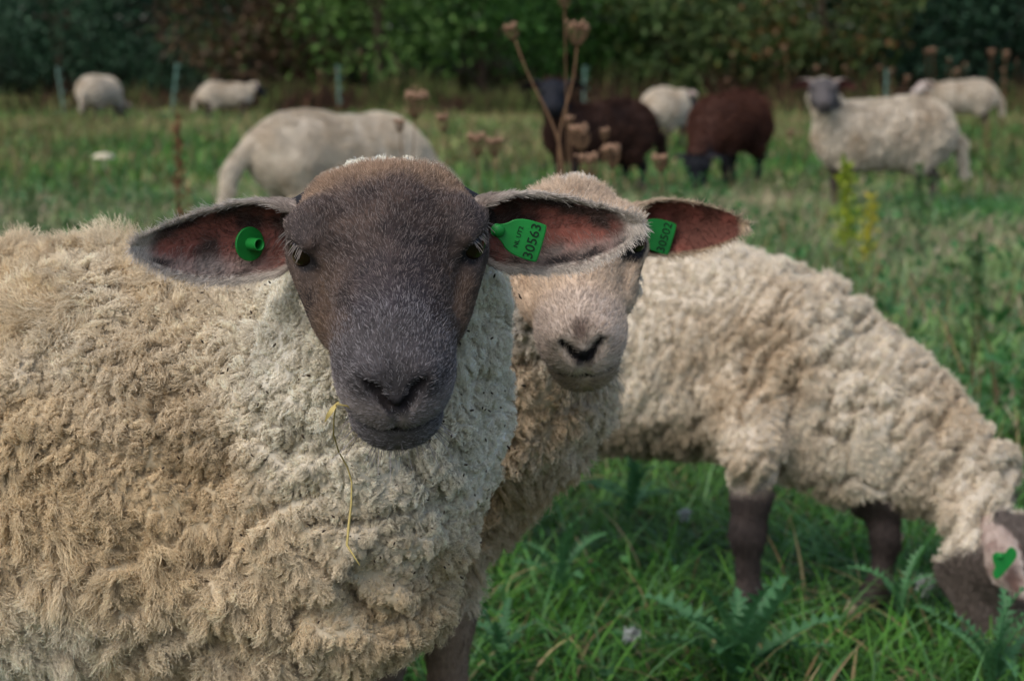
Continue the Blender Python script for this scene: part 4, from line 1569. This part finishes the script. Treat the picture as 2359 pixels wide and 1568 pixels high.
if True:
    t = P(407, 268, 6.4)
    spike_plant('dock_stalk', 'brown upright dock stalk with dry seeds, above the ewe\'s back', 'dry plant', (t[0] + .01, t[1], 0), t, (.10, .055, .025), ((.13, .06, .03), (.20, .10, .05)), 260, .018, .018, 951, .35, .7, .2, .006, 'dry')
    t = P(1945, 372, 8.0)
    spike_plant('leafy_sprig', 'tall bright yellow-green leafy sprig in front of the grey-faced sheep', 'plant', (t[0] + .03, t[1], 0), t, (.16, .20, .03), ((.15, .27, .02), (.33, .36, .02)), 320, .036, .034, 952, .25, .35, .8)
    t = P(2012, 455, 7.9)
    spike_plant('leafy_sprig', 'short yellow sprig leaning right beside the taller green one', 'plant', (t[0] - .05, t[1], 0), t, (.20, .18, .02), ((.42, .36, .015), (.30, .32, .02)), 130, .032, .030, 953, .25, .35, .6)
    for i, (px, py, d) in enumerate(((2120, 380, 9.0), (2250, 560, 6.0), (2330, 330, 14.0), (70, 440, 9.0), (1610, 470, 8.0))):
        t = P(px, py, d)
        spike_plant('weed_stalk', ('thin dark green weed in front of the grey-faced sheep\'s flank', 'dull green weed stalk at the upper right of the grazing sheep', 'brown-green weed at the right edge near the far cream sheep', 'green weed tuft at the left edge above the ewe\'s back', 'green weed between the brown sheep and the lamb\'s ear')[i], 'plant', (t[0] + .01, t[1], 0), t, (.06, .09, .03), ((.045, .11, .03), (.09, .15, .05)), 120, .04, .035, 960 + i, .2, .4, .6)
    g = GP(240, 398)
    mroot = empty('mushroom', (g[0], g[1], 0))
    tag(mroot, 'broad pale cream mushroom cap alone in the grass on the left', 'mushroom')
    v, f = tube([(g[0], g[1], -.01), (g[0], g[1], .06), (g[0], g[1], .13)], [.02, .016, .015], 8)
    make_mesh('stem', v, f, M['dry'], mroot, np.tile((.5, .45, .34), (len(v), 1)))
    rr = np.array([.0, .05, .08, .095, .09, .03, 0])
    zz = np.array([.165, .16, .147, .125, .118, .125, .125])
    an = np.linspace(0, 2 * math.pi, 16, endpoint=False)
    v = np.stack([g[0] + rr[:, None] * np.cos(an), g[1] + rr[:, None] * np.sin(an), zz[:, None] + 0 * an], -1).reshape(-1, 3)
    f = np.array([(i * 16 + j, i * 16 + (j + 1) % 16, (i + 1) * 16 + (j + 1) % 16, (i + 1) * 16 + j) for i in range(6) for j in range(16)])
    make_mesh('cap', v, f, M['dry'], mroot, np.tile((.58, .52, .38), (len(v), 1)))
    for i, (px, py, sz) in enumerate(((1455, 1520, .016), (2130, 1400, .02), (1575, 1225, .014))):
        g = GP(px, py + 25)
        rg = np.random.default_rng(970 + i)
        root = empty('clover_flower', (g[0], g[1], 0))
        tag(root, ('white clover flower low in the grass left of the big thistle', 'white clover flower under the grazing sheep\'s neck', 'white clover flower in the gap under the grazing sheep')[i], 'flower')
        v, f = tube([(g[0], g[1], 0), (g[0] + .004, g[1], .03), (g[0], g[1], .055)], .0012, 5)
        make_mesh('stem', v, f, M['leaf'], root, np.tile((.07, .15, .05), (len(v), 1)))
        c = np.array([g[0], g[1], .055]) + nrm(rg.normal(size=(70, 3))) * sz * .35
        V, F, C = leaf_cards(c, sz * (.7 + .4 * rg.random(70)), rg, np.tile((.50, .52, .50), (70, 1)) * (.7 + .4 * rg.random((70, 1))), .4, .5)
        make_mesh('petals', V, F, M['leaf'], root, C, smooth=False)


# ------------------------------------------------------------------ fence stakes
stake_m = mat_plain('stake_plastic', (.13, .24, .19), .6, .3, .15, 30)
if True:
    ST = [(131, 155, 33, .10, 'pale green fence stake at the far left edge of the field'),
          (407, 145, 33, -.12, 'pale green fence stake leaning over between the two far sheep'),
          (777, 150, 34, .02, 'pale green fence stake before the brown undergrowth'),
          (1346, 152, 34, -.02, 'pale green fence stake behind the black-headed brown sheep'),
          (2041, 160, 33, 0, 'pale green fence stake right of the grey-faced sheep')]
    for i, (px, py, d, ln, lab) in enumerate(ST):
        t = P(px, py, d)
        b = np.array([t[0] + ln, t[1], 0])
        root = empty('fence_stake', b)
        tag(root, lab, 'fence stake', 'fence stakes along the field')
        ax = nrm(t - b)
        Lh = np.linalg.norm(t - b)
        v, f = tube([b + ax * s for s in (.0, .3 * Lh, .7 * Lh, Lh - .02, Lh)], [.013, .014, .013, .012, .006], 8)
        make_mesh('post', v, f, stake_m, root)
        for s in (.25, .5, .72, .92):
            c = b + ax * Lh * s
            v, f = tube([c + [.02, -.01, -.01], c + [.06, -.015, 0], c + [.065, -.015, .03], c + [.04, -.012, .04]], .008, 5)
            make_mesh('wire_clip', v, f, stake_m, root)
        v, f = tube([b + [-.03, -.03, .02], b + [-.10, -.04, .02], b + [-.12, -.04, .05]], .012, 5)
        make_mesh('foot_step', v, f, stake_m, root)


# ------------------------------------------------------------------ hedge and trees
def shrub(name, label, bx, by, w, h, colr, n, lsz, seed, trunk=True, dep=.5, z0=.25, nclump=46, group='trees and shrubs of the hedge', up=.2):
    rg = np.random.default_rng(seed)
    root = empty(name, (bx, by, 0))
    tag(root, label, 'tree' if 'tree' in name else 'shrub', group)
    parts = []
    for k in range(3):
        ang = rg.random() * 6.28
        t = np.linspace(0, 1, 7)
        sp = w * .22 * (k > 0)
        pth = np.stack([bx + sp * math.cos(ang) * t ** 1.4 + .05 * rg.normal(size=7), by + sp * math.sin(ang) * t ** 1.4, h * (.72 if k == 0 else .55) * t], 1)
        parts.append(tube(pth, np.linspace(.11 if k == 0 else .06, .02, 7), 7))
    for k in range(10):
        ang = rg.random() * 6.28
        s = np.array([bx, by, h * (.15 + .5 * rg.random())])
        e = s + np.array([math.cos(ang) * w * .38, math.sin(ang) * w * .25, h * .12 * rg.normal()])
        parts.append(tube([s, (s + e) / 2 + [0, 0, .1], e], [.04, .03, .012], 5))
    v, f = merge(parts)
    make_mesh('trunk', v, f, M['bark'], root)
    # leaf clumps spread unevenly through the crown
    u = nrm(rg.normal(size=(nclump, 3))) * (.55 + .5 * rg.random((nclump, 1)) ** .6)
    cc = np.array([bx, by, z0 + (h - z0) * .5]) + u * np.array([w * .5, w * .5 * dep, (h - z0) * .52])
    cc[:, 2] = np.maximum(cc[:, 2], z0)
    cr = (.10 + .10 * rg.random(nclump)) * w
    ci = rg.integers(nclump, size=n)
    p = cc[ci] + np.clip(rg.normal(size=(n, 3)), -2, 2) * cr[ci][:, None] * [.75, .75, .5]
    p = p[p[:, 2] > .05]
    ci = ci[:len(p)]
    n = len(p)
    tone = .55 + .9 * rg.random(nclump)
    c = mixc(colr[0], colr[1], rg.random(n)) * (tone[ci] * (.7 + .6 * rg.random(n)))[:, None]
    if len(colr) > 2:
        k = rg.random(nclump)[ci] < .16
        c = np.where(k[:, None], np.array(colr[2]) * (.7 + .6 * rg.random((n, 1))), c)
    V, F, C = leaf_cards(p, lsz * (.6 + .8 * rg.random(n)), rg, c, .6, up)
    make_mesh('crown', V, F, M['leaf'], root, C, smooth=False)
    return root


def bxp(px, d):
    return (px - 1179) / FPX * d


if True:
    DK = ((.016, .046, .022), (.046, .104, .052))
    MID = ((.038, .115, .018), (.086, .195, .038))
    LT = ((.060, .135, .024), (.130, .225, .052))
    OL = ((.036, .080, .020), (.095, .140, .042), (.13, .12, .025))
    BR = ((.060, .042, .018), (.11, .062, .030), (.05, .08, .02))
    OR = ((.032, .064, .016), (.075, .100, .026), (.13, .062, .018))
    HEDGE = [('conifer_tree', 'dense blue-green evergreen tree at the far left of the hedge', -60, 49, 5.2, 6.5, DK, 9000),
             ('conifer_tree', 'dense blue-green evergreen tree behind the leftmost far sheep', 150, 48, 4.6, 6.0, DK, 9000),
             ('conifer_tree', 'dense blue-green evergreen tree behind the leaning stake', 375, 48, 4.4, 6.2, DK, 9000),
             ('autumn_shrub', 'thin reddish-brown shrub between evergreens and the light green tree', 570, 46, 3.2, 4.8, BR, 4200),
             ('autumn_shrub', 'brownish shrub under the light green tree', 730, 50, 3.4, 5.0, BR, 4600),
             ('broadleaf_tree', 'light green broadleaf tree with layered branches above the dark-faced ewe', 880, 45, 5.0, 7.0, LT, 7000),
             ('broadleaf_tree', 'fresh green broadleaf tree with a dark trunk behind the tall dry stalks', 1110, 47, 4.8, 7.0, MID, 8000),
             ('hedge_shrub', 'mid green hedge shrub above the black-headed sheep', 1330, 49, 4.0, 6.0, MID, 7500),
             ('hedge_shrub', 'grey-olive hedge shrub behind the dark brown sheep', 1530, 48, 3.8, 5.6, OL, 7000),
             ('hedge_shrub', 'olive hedge shrub left of the orange-tinged one', 1700, 50, 3.8, 6.0, OL, 7500),
             ('hedge_shrub', 'hedge shrub with orange and yellow autumn leaves above the grey-faced sheep', 1890, 46, 3.6, 5.0, OR, 7500),
             ('hedge_shrub', 'dark green hedge shrub above the far cream sheep', 2110, 48, 4.2, 6.4, DK, 8500),
             ('hedge_shrub', 'very dark hedge shrub at the far right edge', 2340, 49, 4.6, 6.6, DK, 9000)]
    for i, (nm, lab, px, d, w, h, c, n) in enumerate(HEDGE):
        shrub(nm, lab, bxp(px, d), d, w, h, c, n, .17 if nm != 'conifer_tree' else .13, 1000 + i, z0=.15 if nm != 'broadleaf_tree' else .8)
    for i in range(12):
        d = 57 + 4 * RG.random()
        shrub('woodland_tree', 'tall dark tree deep behind the hedge', bxp(-160 + 245 * i, d), d, 5.5, 9.0, DK, 7000, .30, 1100 + i, z0=.1, nclump=60, group='tall trees behind the hedge')
    for i in range(16):
        d = 51 + 2.5 * RG.random()
        shrub('bramble_shrub', 'low dark bramble under the hedge', bxp(-120 + 170 * i, d), d, 3.6, 1.7, (((.022, .030, .012), (.050, .045, .022)) if i % 3 else ((.014, .030, .014), (.030, .060, .026))), 3600, .15, 1200 + i, z0=.0, nclump=50, group='low brambles under the hedge')
    # brown undergrowth along the foot of the hedge
    parts, cs = [], []
    n = 22000
    px = np.where(RG.random(n) < .55, 480 + 800 * RG.random(n), -150 + 2750 * RG.random(n))
    d = 33 + 13 * RG.random(n) ** .7
    x = (px - 1179) / FPX * d
    hh = (.15 + .75 * RG.random(n) ** 1.7) * (.6 + 1.0 * vnoise(np.stack([x * .5, d * .3, 0 * x], 1), 240))
    c = mixc((.018, .012, .008), (.085, .042, .024), RG.random(n) ** 1.5)
    ol = vnoise(np.stack([x * .9, d * .2, 0 * x + 4], 1), 245) > .12
    c = np.where((ol & (RG.random(n) < .75))[:, None], mixc((.035, .055, .014), (.11, .13, .04), RG.random(n)), c)
    V, F, C = blades(x, d, hh, .012 + .012 * RG.random(n), .05 + .4 * RG.random(n), .1 + .3 * RG.random(n), c, 2, RG)
    tag(make_mesh('undergrowth', V, F, M['dry'], None, C), 'reddish-brown dry undergrowth along the foot of the hedge', 'undergrowth', None, 'stuff')


# ------------------------------------------------------------------ ear tags, straw, seeds
def text_mesh(txt, size):
    cu = bpy.data.curves.new('lettering', 'FONT')
    cu.body = txt
    cu.size = size
    cu.align_x = 'CENTER'
    cu.align_y = 'CENTER'
    cu.extrude = .00015
    cu.resolution_u = 3
    ob = bpy.data.objects.new('lettering', cu)
    COL.objects.link(ob)
    dg = bpy.context.evaluated_depsgraph_get()
    me = bpy.data.meshes.new_from_object(ob.evaluated_get(dg))
    me.name = 'lettering'
    bpy.data.objects.remove(ob)
    bpy.data.curves.remove(cu)
    me.materials.clear()
    me.materials.append(tag_ink)
    return me


def plate(outline, th):
    """a flat plate with rounded rim from a closed 2-D outline, thickness th along z"""
    o = np.asarray(outline, float)
    n = len(o)
    c = o.mean(0)
    ins = c + (o - c) * .955
    V = np.concatenate([np.c_[ins, np.full(n, th / 2)], np.c_[o, np.full(n, th * .25)], np.c_[o, np.full(n, -th * .25)], np.c_[ins, np.full(n, -th / 2)], [[*c, th / 2], [*c, -th / 2]]])
    Q, T = [], []
    for i in range(n):
        j = (i + 1) % n
        for k in range(3):
            Q.append((k * n + i, (k + 1) * n + i, (k + 1) * n + j, k * n + j))
        T += [(4 * n, i, j), (4 * n + 1, 3 * n + j, 3 * n + i)]
    return V, [np.array(Q), np.array(T)]


def smooth_outline(pts, it=2):
    p = np.asarray(pts, float)
    for _ in range(it):
        q = np.roll(p, -1, 0)
        p = np.stack([p * .75 + q * .25, p * .25 + q * .75], 1).reshape(-1, 2)
    return p


FLAP = smooth_outline([(-.0055, .026), (.0055, .026), (.0065, .016), (.0175, .004), (.0185, -.022), (.016, -.0245), (-.016, -.0245), (-.0185, -.022), (-.0175, .004), (-.0065, .016)], 2)


def flap_tag(sheep_root, centre, xdir, ydir, s, number, small):
    """T-shaped plastic tag; xdir along the lettering, ydir towards the ear hole"""
    z = nrm(np.cross(xdir, ydir))
    x = nrm(xdir)
    y = np.cross(z, x)
    R = np.stack([x, y, z], 1)
    v, f = plate(FLAP * s, .0018)
    o = make_mesh('ear_tag', centre + v @ R.T, f, tag_green, sheep_root, smooth=False)
    for txt, sz, dy in ((number, .0135, -.0145), (small, .0060, -.0005)):
        if not txt:
            continue
        me = text_mesh(txt, sz * s)
        t = bpy.data.objects.new('lettering', me)
        COL.objects.link(t)
        t.parent = o
        pos = centre + R @ np.array([0, dy * s, .0013]) - np.array(sheep_root.location)
        t.matrix_local = Matrix.Translation(Vector(pos)) @ Matrix(R.tolist()).to_4x4()
    bv, bf = tube([centre + R @ np.array([0, .019 * s, .0008]), centre + R @ np.array([0, .019 * s, .0035])], [.0062 * s, .0052 * s], 14)
    make_mesh('stud', bv, bf, tag_green, o)
    return o


# flap tags in the right-hand ears, lettering running up the ear
upish = CU * .95 + CR * .28
tag1 = flap_tag(sheep1, P(1192, 545, 1.552), nrm(upish), nrm(-CR + CU * .12 - CF * .25), .88, '30563', 'NL UT2')
tag2 = flap_tag(sheep2, P(1502, 538, 1.918), nrm(upish), nrm(-CR + CU * .12 - CF * .25), .92, '30502', '')
# round button with its hollow pin in the ewe's other ear
bc = P(575, 562, 1.575)
bz = nrm(-CF * .72 + CR * .68 - CU * .08)
bx_ = nrm(np.cross(bz, CU))
by_ = np.cross(bz, bx_)
BR_ = np.stack([bx_, by_, bz], 1)
an = np.linspace(0, 2 * math.pi, 28, endpoint=False)
v, f = plate(np.stack([np.cos(an), np.sin(an)], 1) * .0142, .0022)
btn = make_mesh('ear_tag', bc + v @ BR_.T, f, tag_green, sheep1, smooth=False)
ra = [.0054, .0052, .0050, .0053, .0042, .0036, .0034]
zz = [.001, .006, .013, .0138, .0138, .012, .004]
v = np.stack([np.outer(ra, np.cos(an)), np.outer(ra, np.sin(an)), np.outer(zz, np.ones(28))], -1).reshape(-1, 3)
f = np.array([(i * 28 + j, i * 28 + (j + 1) % 28, (i + 1) * 28 + (j + 1) % 28, (i + 1) * 28 + j) for i in range(6) for j in range(28)])
make_mesh('pin_socket', bc + v @ BR_.T, f, tag_green, btn)
# winged tag on the back of the grazing sheep's ear
WING = smooth_outline([(-.030, -.012), (-.026, -.018), (.022, -.013), (.030, -.004), (.029, .008), (.022, .010), (.014, .007), (.008, .012), (.002, .020), (-.008, .020), (-.013, .012), (-.016, .0), (-.026, -.002)], 2)
e3 = ear3
k3 = e3['V'][13 * 11 + 6]
wz = nrm(-CF + .15 * CR)
wx = nrm(CR * .72 + CU * .62)
wx = nrm(wx - wz * (wx @ wz))
WR = np.stack([wx, np.cross(wz, wx), wz], 1)
v, f = plate(WING * .88, .0022)
wt_ = make_mesh('ear_tag', P(2309, 1292, 2.845) + v @ WR.T, f, tag_green, sheep3, smooth=False)
bv, bf = tube([P(2303, 1280, 2.842), P(2303, 1280, 2.839)], [.0048, .0040], 12)
make_mesh('stud', bv, bf, tag_green, wt_)

# straw hanging from the ewe's mouth
if True:
    sp = [P(*q) for q in ((828, 962, 1.400), (800, 935, 1.385), (775, 930, 1.380), (769, 960, 1.395), (768, 1000, 1.42), (780, 1040, 1.45), (800, 1075, 1.465), (810, 1110, 1.465), (809, 1160, 1.455), (803, 1210, 1.445), (799, 1255, 1.44), (812, 1275, 1.435), (829, 1302, 1.43))]
    root = empty('grass_stalk', sp[0])
    tag(root, 'yellow grass stalk dangling from the dark-faced ewe\'s mouth', 'straw')
    v, f = tube(sp, [.0007, .0007, .0007, .0006, .0006, .0006, .0007, .0007, .0009, .0011, .0010, .0007, .0004], 5)
    make_mesh('stem', v, f, straw_m, root)
    lp = np.array([P(780, 925, 1.388), P(770, 938, 1.383), P(760, 953, 1.383), P(748, 972, 1.388)])
    w = np.array([.001, .0026, .0026, .0003])
    V = np.concatenate([lp - w[:, None] * CR, lp + w[:, None] * (CR * .6 - CF * .8)])
    make_mesh('blade', V, np.array([(i, i + 1, 5 + i, 4 + i) for i in range(3)]), straw_m, root)

# husks and seeds caught in the ewe's ruff
hh = fr1.inv(V1)
wgt = (V1[:, 2] < .74) * ((N1 * nrm(C0 - V1)).sum(1) > .05) * sstep(.26, .16, np.linalg.norm(V1 - fr1((0, -.02, -.11)), axis=1)) * (1 - face_weight(fr1.finv(V1)))
sr = np.random.default_rng(5)
p, nn, _, _ = scatter(V1, F1, N1, 190, wgt + 1e-9, sr)
parts = []
for i in range(len(p)):
    d = nrm(sr.normal(size=3))
    r = .0008 * (.5 + .9 * sr.random())
    Rm = Frame((0, 0, 0), d, nn[i] + .01).R
    parts.append(uv_ball(p[i] + nn[i] * (.015 + .005 * sr.random()), (r, r * 2.3, r * .8), Rm, 6, 4))
v, f = merge(parts)
o = make_mesh('seeds', v, f, seed_m, sheep1)
o['kind'] = 'stuff'
